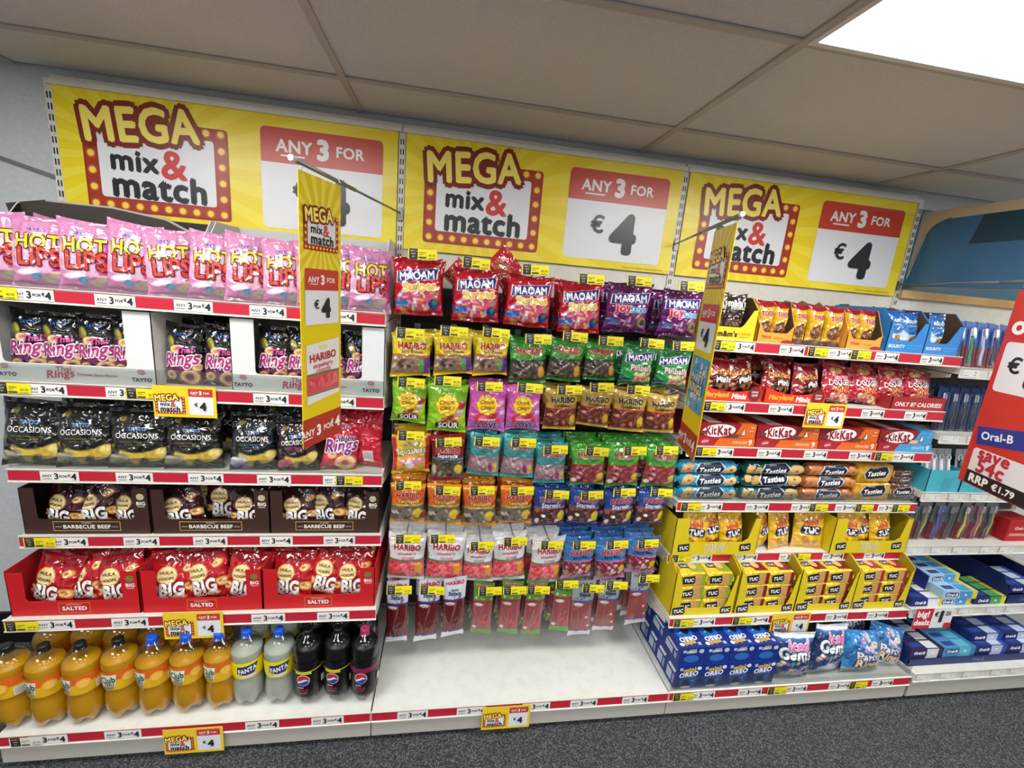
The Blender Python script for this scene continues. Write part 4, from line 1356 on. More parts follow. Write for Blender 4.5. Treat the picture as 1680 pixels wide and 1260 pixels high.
def bbq_badge(f, w):
    f.ell(w - .026, .148, .013, .013, 'b5b08c')
    f.text('BIG', w - .025, .122, .028, 'ece8e2', bold=.04)
    f.rect(w - .037, .108, w - .013, .111, 'ccc6bd')


def salt_badge(f, w):
    f.ell(w - .026, .142, .013, .013, '6a7a3c')
    f.text('BIG', w - .025, .116, .028, 'ece8e2', bold=.04)
    f.rect(w - .037, .102, w - .013, .105, 'e0b8b4')


def salt_print(f, w):
    c = w / 2 - .006
    f.rect(c - .05, .008, c + .05, .05, 'e0702c')
    f.rect(c - .0475, .0105, c + .0475, .0475, 'b5171f')
    f.text('SALTED', c, .027, .075, 'f2eae4', bold=.04)
    f.text('IRRESISTIBLY', c, .043, .05, 'e8c0b0', bold=.01)


POS = ('left', 'middle', 'right')
for k in range(3):
    a = (.012, .424, .832)[k]
    b = a + .406
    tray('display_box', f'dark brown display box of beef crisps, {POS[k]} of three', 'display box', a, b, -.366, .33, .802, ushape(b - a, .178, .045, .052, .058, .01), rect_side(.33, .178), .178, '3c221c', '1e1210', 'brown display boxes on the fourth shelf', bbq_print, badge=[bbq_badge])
    bags('bbq', 'crisp_bag', 'crisp bag', [(a + .088 + j * .116, .806 - (.004 if j % 2 else 0), .152, .168 + .014 * (j % 2), (-14, rn.uniform(-13, 13), rn.uniform(-14, 14)), (.045 if (k == 1 and j == 1) else 0) + .012 * (j == 1)) for j in range(3)], lambda i: f'maroon crisp bag, {ORD[i]} from left inside the {POS[k]} brown box', 'maroon crisp bags in brown boxes', -.352)
    bags('bbq', 'crisp_bag', 'crisp bag', [(a + .12 + j * .15, .81, .135, .178, (-8, rn.uniform(-9, 9), 0)) for j in range(2)], lambda i: f'maroon crisp bag in the back row of the {POS[k]} brown box, {POS[i * 2]} one', 'maroon crisp bags in brown boxes', -.24)
    a = (.014, .426, .834)[k]
    b = a + .405
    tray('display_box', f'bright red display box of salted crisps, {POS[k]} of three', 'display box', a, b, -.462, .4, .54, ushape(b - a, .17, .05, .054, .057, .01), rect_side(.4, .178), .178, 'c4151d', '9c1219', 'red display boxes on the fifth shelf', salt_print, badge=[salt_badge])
    bags('salted', 'crisp_bag', 'crisp bag', [(a + .082 + j * .118, .55, .16, .19 + .008 * (j == 1), (-18, rn.uniform(-12, 12), rn.uniform(-12, 12)), .014 * (j == 1)) for j in range(3)], lambda i: f'red crisp bag, {ORD[i]} from left inside the {POS[k]} red box', 'red crisp bags in red boxes', -.45)
    bags('salted', 'crisp_bag', 'crisp bag', [(a + .085 + j * .118, .575, .145, .19, (-16, rn.uniform(-14, 14), rn.uniform(-10, 10))) for j in range(3)], lambda i: f'red crisp bag in the back row of the {POS[k]} red box, {POS[i]} one', 'red crisp bags in red boxes', -.33)


# ------------------------------------------------------------------ bottles on the base shelf
def petal(r, z, t):
    if z < .05:
        k = (1 - z / .05)
        q = .5 + .5 * math.cos(5 * t)
        return (r * (1 - .16 * k * (1 - q)), z + .02 * k * (1 - q) ** 1.2)
    return (r, z)


def smooth_prof(keys, n):
    zs = np.linspace(keys[0][1], keys[-1][1], n)
    kz = np.array([k[1] for k in keys])
    kr = np.array([k[0] for k in keys])
    r = np.interp(zs, kz, kr)
    for _ in range(3):
        r[1:-1] = (r[:-2] + 2 * r[1:-1] + r[2:]) / 4
    return list(zip(r, zs))


CLUB = smooth_prof([(.034, 0), (.05, .02), (.0555, .05), (.054, .09), (.0485, .125), (.0525, .15), (.0545, .2), (.0555, .22), (.054, .245), (.045, .27), (.029, .288), (.0155, .298), (.0135, .305)], 44)
PEPSI = smooth_prof([(.03, 0), (.046, .025), (.051, .05), (.0535, .08), (.0535, .21), (.054, .235), (.0505, .258), (.04, .278), (.026, .292), (.0155, .302), (.0135, .308)], 44)


def cylmap(prof, off=.0007):
    zz = np.array([p[1] for p in prof])
    rr_ = np.array([p[0] for p in prof])

    def fn(x, y, e):
        r = np.interp(y, zz, rr_) + off + e
        a = x / .0545
        return np.stack([r * np.sin(a), -r * np.cos(a), y], -1)
    return fn


def club_label(f):
    f.rect(-.171, .15, .171, .212, 'e8b81c')
    f.rect(-.171, .184, .171, .212, 'dd6a1e')
    for x in (-.06, .111):
        f.rect(x - .028, .165, x + .022, .203, 'f0ede4', .006)
        f.text('Club', x, .186, .046, '14603c', bold=.042, hs=1.2, rot=6)
        f.text('ZERO', x + .004, .171, .03, '1c1c1c', bold=.04)
        f.rect(x - .02, .155, x + .016, .163, '8c8c84')
    for x in (-.01, .16):
        f.ell(x + .01, .186, .02, .016, 'eea83c')
        f.ell(x + .01, .186, .015, .012, 'f2c250')
    f.rect(.03, .155, .055, .18, 'e8e4dc')
    for k in range(6):
        f.rect(.033 + k * .0035, .158, .0345 + k * .0035, .177, '9a9a94')


def fanta_label(f):
    f.rect(-.171, .148, .171, .206, 'f0dc14')
    for x in (0, .17):
        f.poly([(x - .036, .168), (x + .02, .158), (x + .038, .198), (x - .034, .192)], '1c2c74')
        f.text('FANTA', x, .18, .06, 'f6f4f0', bold=.042, hs=1.25, rot=8, out='1c2c74', ow=.08)
        f.ell(x + .002, .158, .03, .006, 'e8e0c0', 6)


def pepsi_label(pink):
    def lab(f):
        f.rect(-.171, .05, .171, .205, '09090b')
        f.rect(-.171, .168, .171, .172, 'c8c02c') if not pink else f.rect(-.171, .155, .171, .178, '7c1c48')
        for x in (-.005, .166):
            if not pink:
                f.rect(x - .03, .158, x + .03, .17, 'd8d032').text('MAX TASTE NO SUGAR', x, .1635, .05, '3a3a10', bold=.01)
            f.ell(x, .132, .024, .024, 'e8e8ec', n=24)
            f.poly([(x + .022 * math.cos(a), .132 + .022 * math.sin(a)) for a in np.linspace(R(-8), R(200), 16)] + [(x - .008, .131), (x + .006, .139)], 'c02230')
            f.poly([(x + .022 * math.cos(a), .132 + .022 * math.sin(a)) for a in np.linspace(R(215), R(352), 14)] + [(x + .008, .131), (x - .006, .123)], '20409c')
            f.text('pepsi', x - .008, .1, .02, 'd8d8dc', bold=.02)
            f.text('MAX', x, .088, .038, 'a82034', bold=.042)
            f.text('CHERRY' if pink else 'NO SUGAR', x, .076, .028, 'c8c8cc' if not pink else 'c83c70', bold=.01)
        f.rect(.06, .1, .075, .13, 'e4e4e4')
    return lab


def bottle_kind(prof, liquid, fill, label, cap, shell='pet'):
    d = {}
    d['shell'] = MB().lathe(prof, 'ffffff', 30, petal).mesh(shell, True)
    lp = [(max(r - .0016, .001), z) for r, z in prof if z < fill]
    d['liquid'] = MB().lathe(lp, liquid, 30, lambda r, z, t: (petal(r, z, t)[0], petal(r, z, t)[1] + .0015)).mesh('drink', True)
    cm = cylmap(prof)
    f = FP((lambda x, y, e: cm(x, .181 + (y - .181) * 1.28, e)) if prof is CLUB else cm, .012, .00025)
    label(f)
    d['label_wrap'] = f.mesh('gloss')
    zt = prof[-1][1]
    d['cap'] = MB().lathe([(.0165, zt - .012), (.0172, zt - .01), (.0172, zt + .006), (.0165, zt + .0085), (.013, zt + .009)], cap, 24, lambda r, z, t: (r + (.0005 * math.cos(24 * t) if z < zt + .007 else 0), z)).mesh('plastic', True)
    d['neck_ring'] = MB().lathe([(.0165, zt - .018), (.019, zt - .0165), (.019, zt - .015), (.0165, zt - .0135)], cap, 20).mesh('plastic')
    return d


M['drink'] = mat('drink', None, .35, spec=.3)
KB = dict(
    club_black=bottle_kind(CLUB, 'bd8a0c', .25, club_label, '17171a'),
    club_blue=bottle_kind(CLUB, 'bd880c', .232, club_label, '1c52c8'),
    fanta=bottle_kind(CLUB, 'a9b0a2', .245, fanta_label, '1c52c8'),
    pepsi=bottle_kind(PEPSI, '0a0809', .262, pepsi_label(False), '0d0d0f'),
    cherry=bottle_kind(PEPSI, '0b0709', .262, pepsi_label(True), '9c2c58'))


def bottle(kind, x, y, rz, label, group):
    o = thing('drink_bottle', label, 'bottle', (x, y, .1505), (0, 0, R(rz)), group)
    for k, me in KB[kind].items():
        ob(k, me, o)


G = 'bottles on the base shelf'
FR = [('club_black', .045, -.508), ('club_black', .155, -.51), ('club_black', .265, -.508), ('club_black', .375, -.494), ('club_blue', .484, -.493), ('club_blue', .594, -.489), ('club_blue', .704, -.483)]
for i, (k, x, y) in enumerate(FR):
    c = 'black' if 'black' in k else 'blue'
    n = i if c == 'black' else i - 4
    bottle(k, x - .02, y, (10, 42, 34, 54, 36, 52, 40)[i], f'orange drink bottle with {c} cap, {ORD[n]} {c}-capped from left, front row', G)
bottle('fanta', .775, -.475, 20, 'pale lemon drink bottle with yellow label, left of two, front row', G)
bottle('fanta', .89, -.475, 16, 'pale lemon drink bottle with yellow label, right of two, front row', G)
bottle('pepsi', .998, -.485, 0, 'black cola bottle with black cap, left of two, front row', G)
bottle('pepsi', 1.108, -.482, -6, 'black cola bottle with black cap, right of two, front row', G)
bottle('cherry', 1.19, -.375, 30, 'black cola bottle with pink label side-on at the bay end', G)
bottle('cherry', 1.21, -.49, 0, 'black cola bottle with pink cap and pink band, front row', G)
for i, x in enumerate((.06, .175, .29, .4, .51, .62)):
    bottle('club_blue' if i > 2 else 'club_black', x, -.385 + .01 * (i % 2), 30 * i, f'orange drink bottle in the shaded second row, {ORD[i]} from left', G)
bottle('fanta', .76, -.365, 20, 'pale lemon drink bottle in the second row, left of two', G)
bottle('fanta', .872, -.36, 40, 'pale lemon drink bottle in the second row, right of two', G)
bottle('pepsi', .985, -.37, 30, 'black cola bottle in the second row, left of two', G)
bottle('pepsi', 1.09, -.37, 60, 'black cola bottle in the second row, right of two', G)

# ================================================================== right bay
# shelf 1: cookies in shelf-ready trays
def torn(w, h, seed, n=9):
    r = random.Random(seed)
    return [(.0025, 0), (w - .0025, 0)] + [(w - .0025 - (w - .005) * k / n, h + r.uniform(-.012, .012)) for k in range(n + 1)]


YR = -.362
BR = '4a3a2c'
G = 'shelf-ready trays of cookies'


def mm_print(f, w):
    f.text("m&m's", w * .42, .024, .085, '1d1512', bold=.05)
    f.text('COOKIES', w * .78, .026, .058, '8a6a14', bold=.01)
    f.rect(w * .66, .012, w * .88, .014, '8a6a14')


def twix_print(f, w):
    f.text('TWIX', w * .25, .022, .045, '8c3020', bold=.03)
    f.text('COOKIES', w * .6, .02, .04, '9c5a20', bold=.01)
    f.ell(w * .86, .004, .03, .012, '9c2420')


def bounty_print(f, w):
    f.text('BOUNTY', w * .28, .025, w * .42, 'cfdbe8', bold=.05)
    f.rect(w * .54, .03, w * .92, .034, '5a9cd8').rect(w * .54, .018, w * .86, .021, '5a9cd8')


def slope_front(w, b, hl, hr, cl=.02, cr=.02):
    return [(0, 0), (w, 0), (w, hr), (w - cr * .35, hr), (w - cr, b + .01), (w - cr - .012, b), (cl + .012, b), (cl, b + .01), (cl * .35, hl), (0, hl)]


def ctray(x0, x1, b, hl, hr, col, lab, pr, hb, seed, cl=.02, cr=.02, side=None):
    w = x1 - x0
    tray('cookie_tray', lab, 'tray', x0, x1, YR, .3, 1.674, slope_front(w, b, hl, hr, cl, cr), side or [(0, 0), (.3, 0), (.3, hb), (.05, hb), (0, hr)], hb, col, BR, G, pr, back=torn(w, hb, seed))


ctray(2.51, 2.722, .052, .1, .125, 'ecc81e', 'yellow tray of brown cookie bags, half hidden by the right banner', mm_print, .175, 1, .03, .055)
bags('mms', 'cookie_bag', 'cookie bag', [(2.565, 1.682, .1, .18), (2.65, 1.682, .098, .18)], lambda i: f'dark brown cookie bag in the yellow tray, {("left", "right")[i]} of two', 'brown cookie bags', -.345, -5)
ctray(2.735, 2.9, .042, .08, .07, 'd9973a', 'orange tray of gold cookie packs, left of two', twix_print, .172, 2)
ctray(3.16, 3.335, .042, .075, .06, 'd9973a', 'orange tray of gold cookie packs, right of two', twix_print, .168, 3)
TW = [(2.785, .084), (2.862, .08), (2.94, .075), (3.02, .08), (3.108, .09), (3.205, .072), (3.282, .082)]
TL = ('left pack in the left orange tray', 'right pack in the left orange tray', 'first loose pack between the orange trays', 'second loose pack between the orange trays', 'third loose pack between the orange trays', 'left pack in the right orange tray', 'right pack in the right orange tray')
bags('twix', 'cookie_pack', 'cookie pack', [(x, 1.676, w, .168, (-3, rn.uniform(-2, 2), rn.uniform(-3, 3)), (.012 if i in (0, 1, 5, 6) else 0) + .01 * (i == 1)) for i, (x, w) in enumerate(TW)], lambda i: 'gold and red cookie pack, ' + TL[i], 'gold cookie packs', -.358)
t = thing('carton_scrap', 'torn brown card standing behind the loose gold cookie packs', 'cardboard', (2.9, -.27, 1.674))
ob('card_sheet', MB().prism(torn(.26, .175, 9), 'y', 0, .003, '5a4836').mesh('card'), t)
for k, (a, b) in enumerate(((3.36, 3.556), (3.556, 3.742))):
    ctray(a, b, .05, .15, .13, '2f80c8', f'bright blue tray of blue cookie bags, {("left", "right")[k]} of two', bounty_print, .185, 4 + k, .022, .06)
bags('bounty', 'cookie_bag', 'cookie bag', [(3.425, 1.682, .092, .172), (3.503, 1.682, .096, .168), (3.588, 1.682, .06, .14, (-3, 0, 30)), (3.64, 1.682, .098, .17)], lambda i: 'blue cookie bag, ' + ('left in the left blue tray', 'right in the left blue tray', 'turned sideways in the right blue tray', 'front one in the right blue tray')[i], 'blue cookie bags', -.345, -4)


# shelf 2: red mini biscuit bags
def mary_print(f, w):
    f.text('Maryland', w * .27, .022, w * .38, 'f0b030', bold=.05, sh=.1)
    f.text('Minis', w * .63, .02, w * .22, 'f4ece4', bold=.05, sh=.1)
    f.ell(w * .87, .034, .03, .033, '7c1c28', n=18)
    f.text('CHOC', w * .87, .042, .032, 'f0e4e0', bold=.04)
    f.text('CHIP', w * .87, .028, .028, 'f0e4e0', bold=.04)


YR = -.364
for k, (a, b) in enumerate(((2.52, 2.815), (2.825, 3.125))):
    w = b - a
    fr = [(0, 0), (w, 0), (w, .04)] + [(w - x * w, .038 + .03 * (abs(x - .5) * 2) ** 2 if .1 < x < .9 else .066) for x in (.05, .2, .35, .5, .65, .8, .95)] + [(0, .06)]
    tray('biscuit_tray', f'orange-red tray of dark red biscuit bags, {("left", "right")[k]} of two', 'tray', a, b, YR, .28, 1.418, fr, [(0, 0), (.28, 0), (.28, .1), (0, .06)], .1, 'd8331f', '7c1a14', None, mary_print)
bags('maryland', 'biscuit_bag', 'biscuit bag', [(2.615, 1.424, .15, .17, (-12, 6, -8)), (2.74, 1.424, .155, .172, (-12, -6, 4), .01), (2.9, 1.424, .15, .17, (-14, 10, 0)), (3.05, 1.424, .16, .168, (-10, 4, 10))], lambda i: f'dark red biscuit bag with orange lettering, {ORD[i]} from left', 'dark red biscuit bags', -.352)
bags('maryland', 'biscuit_bag', 'biscuit bag', [(2.68, 1.43, .155, .175), (2.86, 1.43, .155, .175), (3.0, 1.43, .155, .175)], lambda i: f'dark red biscuit bag in the back row, {ORD[i]} from left', 'dark red biscuit bags', -.24)


def cal_print(f, w):
    f.text('ONLY 87 CALORIES!', w * .5, .038, w * .86, 'f2e2da', bold=.04, sh=.15)


w = .29
tray('biscuit_tray', 'dark red low tray with white calorie slogan, right end', 'tray', 3.455, 3.745, YR - .01, .28, 1.405, [(0, 0), (w, 0), (w, .072), (0, .072)], [(0, 0), (.28, 0), (.28, .072), (0, .072)], .072, 'a3262c', '6a1418', None, cal_print)
bags('dodgers', 'biscuit_bag', 'biscuit bag', [(3.205, 1.418, .175, .18, (-14, 8, 6)), (3.362, 1.418, .165, .18, (-16, 10, 0), .012), (3.515, 1.43, .15, .165, (-12, 2, 4), .02), (3.655, 1.43, .17, .165, (-16, 8, 0), .02)], lambda i: f'crimson biscuit bag with white block lettering, {ORD[i]} from left', 'crimson biscuit bags', -.358)
bags('dodgers', 'biscuit_bag', 'biscuit bag', [(3.28, 1.43, .17, .18), (3.45, 1.43, .17, .18), (3.6, 1.43, .17, .175)], lambda i: f'crimson biscuit bag in the back row, {ORD[i]} from left', 'crimson biscuit bags', -.25)


# shelf 3: chocolate wafer boxes
def wafer(a, b, c1, c2, tw, lab):
    w, h, d = b - a, .098, .32
    t = thing('wafer_box', lab, 'box', (a, -.37, 1.2165), group='chocolate wafer boxes')
    ob('carton', MB().box(0, .006, .03, w, d, h, '8c1420').mesh('card'), t)
    ob('tray_base', MB().box(-.001, 0, 0, w + .001, d + .002, .036, 'a31e28').mesh('card'), t)
    f = FP(flat((0, .0055, 0)))
    f.poly([(w * .62, .036), (w, .036), (w, h), (w * .74, h)], c1)
    f.ell(w * .36, .067, .078, .0285, 'f2ece8', 4, n=22)
    f.text('Kit', w * .36 - .036, .066, .046, '8c1420', bold=.042, hs=1.4, rot=6)
    f.text('Kat', w * .36 + .026, .069, .062, '8c1420', bold=.042, hs=1.4, rot=6)
    f.poly([(w * .74, .046), (w * .79, .086), (w * .83, .05)], '4a3024')
    f.poly([(w * .755, .05), (w * .79, .08), (w * .815, .052)], 'e8e0d8')
    f.poly([(w * .55, .038), (w * .7, .038), (w * .74, .052), (w * .6, .056)], '6a4028' if c2 else 'd8b88c')
    f.rect(w * .05, .05, w * .14, .066, '6a3c30')
    f.text('NEW', w * .93, .085, .016, 'f2ece8', bold=.03)
    f.rect(w * .88, .068, w * .96, .071, 'e8c8b8')
    ob('front_print', f.mesh('card'), t)
    f = FP(flat((0, -.0003, 0)))
    f.poly([(w * .3, .0), (w, .0), (w, .036), (w * .38, .036)], c1)
    f.text(tw, w * .74, .018, .07, 'f0c8a0' if c2 else 'a8cce4', bold=.03)
    f.text('9', w * .92, .019, None, 'f4e4d0', bold=.04, h=.024)
    f.ell(w * .14, .02, .02, .011, 'c05058', 15)
    f.text('KitKat', w * .14, .02, .028, 'f0dcdc', bold=.02, rot=12)
    ob('tray_print', f.mesh('card'), t)
    f = FP(flat((0, 0, h + .0002), (1, 0, 0), (0, 1, 0)))
    f.poly([(w * .74, .006), (w, .006), (w, d), (w * .86, d)], c1)
    f.poly([(w * .2, .02), (w * .42, .02), (w * .36, .3), (w * .12, .3)], 'd8c8c4')
    ob('top_print', f.mesh('card'), t)


wafer(2.545, 2.82, 'd8641c', 1, 'ORANGE', 'red and orange wafer box, first from left')
wafer(2.828, 3.136, 'd8641c', 1, 'ORANGE', 'red and orange wafer box, second from left')
wafer(3.142, 3.445, 'd8641c', 1, 'ORANGE', 'red and orange wafer box, third from left')
wafer(3.455, 3.746, '3a9ad0', 0, 'WHITE', 'red and light blue wafer box at the right end')


# shelf 4: tubes and packs of biscuits
def badge(f, x, y, w, c='141d3a', rot=5):
    h = w * .42
    a = R(rot)

    def q(pts):
        return [(x + px * math.cos(a) - py * math.sin(a), y + px * math.sin(a) + py * math.cos(a)) for px, py in pts]
    for k, c_ in ((1.1, 'c9cacc'), (1, c)):
        f.poly(q([(-w * .5 * k, 0), (-w * .38 * k, -h * .5 * k), (w * .4 * k, -h * .5 * k), (w * .52 * k, 0), (w * .4 * k, h * .5 * k), (-w * .34 * k, h * .5 * k)]), c_)
    f.text('Tasties', x, y - h * .04, w * .76, 'f4f4f2', bold=.042, sh=.2, rot=rot)
    f.text("McVitie's", x - w * .1, y + h * .42, w * .26, 'c8ccd8', bold=.02, rot=rot)


def tube_pack(L, r, col, cols, seed, bx_=0.):
    fn = lambda x, y, e: np.stack([x, -(r + e) * np.cos(y / r), (r + e) * np.sin(y / r)], -1)
    rnn = random.Random(seed)
    V, F = [], []
    prof = [(-L / 2, .004), (-L / 2 + .012, r * .8), (-L / 2 + .02, r), (L / 2 - .02, r), (L / 2 - .012, r * .8), (L / 2, .004)]
    n = 22
    for x, q in prof:
        for k in range(n):
            t = 2 * math.pi * k / n
            V.append((x, q * math.cos(t), q * math.sin(t)))
    for j in range(len(prof) - 1):
        for k in range(n):
            F.append((j * n + k, (j + 1) * n + k, (j + 1) * n + (k + 1) % n, j * n + (k + 1) % n))
    wrap = MB().add(V, F, col).mesh('foil', True)
    fin = MB().prism([(-L / 2 - .012, -.018), (-L / 2 + .006, -.008), (-L / 2 + .006, .008), (-L / 2 - .012, .018)], 'y', -.0008, .0008, col).prism([(L / 2 + .012, -.018), (L / 2 + .012, .018), (L / 2 - .006, .008), (L / 2 - .006, -.008)], 'y', -.0008, .0008, col).mesh('foil')
    f = FP(fn, .01, .0003)
    e = f.e
    for k in range(9):
        sx = rnn.choice((-1, 1))
        f.ell(bx_ + sx * rnn.uniform(L * .27, L * .42), rnn.uniform(-.016, .016), .022, .018, rnn.choice(cols), rnn.uniform(0, 90), 12, e=e + k * 2e-5)
    for sx in (-1, 1):
        f.ell(sx * L * .36, 0, .007, .006, '8a5c30', e=e + .0003)
    f.e = e + .0006
    badge(f, bx_, .002, L * .46)
    return wrap, fin, f.mesh('gloss')


TB = dict(blue=tube_pack(.285, .0295, '2a9cc0', ['c8a468', 'd8b880', 'b89058'], 1), green=tube_pack(.3, .0295, '14504c', ['c09a5c', 'd0ac70'], 2), caramel=tube_pack(.285, .0295, 'a05a2c', ['b8703c', 'c88048'], 3))
for nm, cx, desc in (('blue', 2.655, 'light blue'), ('green', 2.962, 'dark green'), ('caramel', 3.262, 'caramel brown')):
    for j in range(3):
        t = thing('biscuit_tube', f'{desc} biscuit tube, {("bottom", "middle", "top")[j]} of its stack', 'biscuit pack', (cx + (0, -.008, -.016)[j] * (nm == 'blue') + rn.uniform(-.003, .003), -.335, .955 + .0305 + j * .0605), (R((0, -6, 8)[j] - (24 if nm == 'green' and j == 1 else 0)), 0, 0), 'stacked biscuit tubes')
        ob('wrapper', TB[nm][0], t)
        ob('end_fins', TB[nm][1], t)
        ob('lettering', TB[nm][2], t)


def flow(w, h, d, col, pr, top=None):
    me = MB().rbox(-w / 2, 0, 0, w / 2, d, h, min(h, w) * .16, col).mesh('foil', True)
    f = FP(flat((0, -.0004, 0)))
    pr(f, w, h)
    out = [('wrapper', me), ('lettering', f.mesh('gloss'))]
    fin = MB().prism([(.0, h * .35), (d, h * .35), (d, h * .65), (0, h * .65)], 'x', -w / 2 - .006, -w / 2 + .001, col).prism([(.0, h * .35), (d, h * .35), (d, h * .65), (0, h * .65)], 'x', w / 2 - .001, w / 2 + .006, col)
    out.append(('end_fins', fin.mesh('foil')))
    if top:
        f = FP(flat((0, 0, h + .0004), (1, 0, 0), (0, 1, 0)))
        top(f, w, d)
        out.append(('top_print', f.mesh('gloss')))
    return out


def put(parts, name, label, cat, loc, rot=(0, 0, 0), group=None):
    t = thing(name, label, cat, loc, rot, group)
    for n, me in parts:
        ob(n, me, t)
    return t


def ytas(f, w, h):
    f.poly([(w * .02, h * .1), (w * .42, h * .1), (w * .42, h * .92), (w * .12, h * .92)], 'b89a50')
    badge(f, 0, h * .55, w * .66, '17161a')
    f.rect(-w * .42, h * .14, -w * .22, h * .26, '9c8430')
    f.rect(w * .2, h * .1, w * .34, h * .26, 'd89a24')


def btas(f, w, h):
    badge(f, 0, h * .55, w * .84, '17130f')
    f.rect(w * .1, h * .06, w * .4, h * .14, '6c5850')


YT = flow(.2, .09, .28, 'e0a81c', ytas)
BT = flow(.118, .088, .28, '5a342c', btas)
BT2 = flow(.118, .03, .28, '5a342c', lambda f, w, h: badge(f, w * .1, h * .5, w * .4, '2a1a16'))
for j in range(2):
    put(YT, 'biscuit_pack', f'yellow biscuit pack, {("lower", "upper")[j]} of two stacked', 'biscuit pack', (3.516 - .008 * j, -.352, .9556 + j * .0925), (0, 0, R(2 * j)), 'yellow biscuit packs')
put(BT, 'biscuit_pack', 'dark brown biscuit pack at the right end, lowest of its stack', 'biscuit pack', (3.684, -.352, .9556))
put(BT2, 'biscuit_pack', 'thin dark brown biscuit pack in the middle of the right-end stack', 'biscuit pack', (3.68, -.34, 1.0445))
put(BT2, 'biscuit_pack', 'thin dark brown biscuit pack on top of the right-end stack', 'biscuit pack', (3.682, -.335, 1.0755))


# shelf 5: mini cracker bags in yellow trays
def tuclogo(f, x, y, s, rot=6):
    a = R(rot)
    p = [(-.5, -.3), (.42, -.34), (.52, -.2), (.5, .3), (.44, .36), (-.44, .34), (-.52, .22)]
    f.poly([(x + s * (q[0] * math.cos(a) - q[1] * math.sin(a)), y + s * (q[0] * math.sin(a) + q[1] * math.cos(a))) for q in p], '1a1d2e')
    f.text('TUC', x, y, s * .78, 'f4f2ec', bold=.042, sh=.1, rot=rot, hs=1.1)


def mini_print(f, w):
    f.text('MINI', w * .5, .034, .095, 'c8bc80', out='e8dc9c', ow=.05, bold=.042, rot=3, hs=1.2)


for k, (a, b) in enumerate(((2.508, 2.925), (3.318, 3.746))):
    w = b - a
    fr = [(0, 0), (w, 0), (w, .18), (w - .03, .18), (w - .05, .08), (w - .075, .064), (.085, .064), (.07, .08), (.06, .18), (0, .18)]
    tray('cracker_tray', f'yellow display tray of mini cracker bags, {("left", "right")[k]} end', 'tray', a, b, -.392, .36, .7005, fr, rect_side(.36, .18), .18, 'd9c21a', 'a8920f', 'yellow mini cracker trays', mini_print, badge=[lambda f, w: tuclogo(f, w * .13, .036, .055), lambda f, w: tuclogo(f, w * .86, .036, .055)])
    bags('tucmini', 'cracker_bag', 'cracker bag', [(a + .118, .708, .135, .186, (-8, 5, -6)), (a + .222, .708, .15, .188, (-10, -7, 8), .018), (a + .322, .708, .13, .182, (-8, -8, 6))], lambda i: f'yellow mini cracker bag, {ORD[i]} from left in the {("left", "right")[k]} tray', 'yellow mini cracker bags', -.38)
bags('tucmini', 'cracker_bag', 'cracker bag', [(2.985, .7, .11, .2, (-8, 3, 30)), (3.085, .7, .14, .2, (-10, -3, 14), -.006), (3.235, .7, .16, .205, (-10, 2, -6), -.006)], lambda i: f'loose yellow mini cracker bag between the two trays, {ORD[i]} from left', 'yellow mini cracker bags', -.366)


# shelf 6: cracker packs in yellow display boxes
def tucbox_print(f, w):
    tuclogo(f, .038, .022, .058)
    f.rect(.0, .118, .055, .1188, 'a8920f')


def tuc_side(f):
    tuclogo(f, -.22, .13, .15, 0)


def tucpack(c):
    def pr(f, w, h):
        f.rect(w * .0, h * .06, w * .46, h * .94, 'c89858')
        f.ell(w * .1, h * .5, h * .34, h * .34, 'd8b070').ell(w * .24, h * .48, h * .34, h * .32, 'c89a58')
        f.rect(w * .34, h * .06, w * .48, h * .94, c)
        tuclogo(f, -w * .16, h * .48, w * .46, 5)

    def tp(f, w, d):
        f.rect(-w * .05, .012, w * .46, d, c)
        tuclogo(f, -w * .2, .05, w * .34, 5)
        f.ell(w * .12, .05, .018, .022, 'd8b070')
    return flow(.124, .066, .15, 'e2c022', pr, tp)


TC = [tucpack(c) for c in ('88a828', '7c1c1c', '7c1c1c', 'a02838')]
FL = ('green-ended', 'brown-ended', 'brown-ended', 'red-ended')
for k in range(4):
    a = (2.508, 2.822, 3.13, 3.436)[k]
    w = .306
    b = a + w
    fr = [(0, 0), (w, 0), (w, .2), (w - .012, .19), (w - .036, .06), (w - .046, .034), (.046, .034), (.043, .042), (.043, .128), (.022, .2), (0, .225)]
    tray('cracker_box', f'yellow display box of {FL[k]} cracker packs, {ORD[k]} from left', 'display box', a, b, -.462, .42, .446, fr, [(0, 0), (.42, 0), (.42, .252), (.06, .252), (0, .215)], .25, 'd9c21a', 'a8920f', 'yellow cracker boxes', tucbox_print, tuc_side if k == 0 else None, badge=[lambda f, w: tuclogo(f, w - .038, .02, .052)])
    for c in range(2):
        for r_ in range(3):
            put(TC[k], 'cracker_pack', f'{FL[k]} cracker pack in box {ORD[k]} from left, {("left", "right")[c]} column, {("bottom", "middle", "top")[r_]} row', 'cracker pack', (a + .09 + c * .128 + rn.uniform(-.003, .003), -.452, .4495 + r_ * .0675), (0, R(rn.uniform(-1.5, 1.5)), R(rn.uniform(-3, 3))), 'cracker packs in yellow boxes')
        put(TC[k], 'cracker_pack', f'{FL[k]} cracker pack in box {ORD[k]} from left, second {("left", "right")[c]} top', 'cracker pack', (a + .09 + c * .128, -.296, .4495 + 2 * .0675 + .004), (0, 0, R(rn.uniform(-3, 3))), 'cracker packs in yellow boxes')


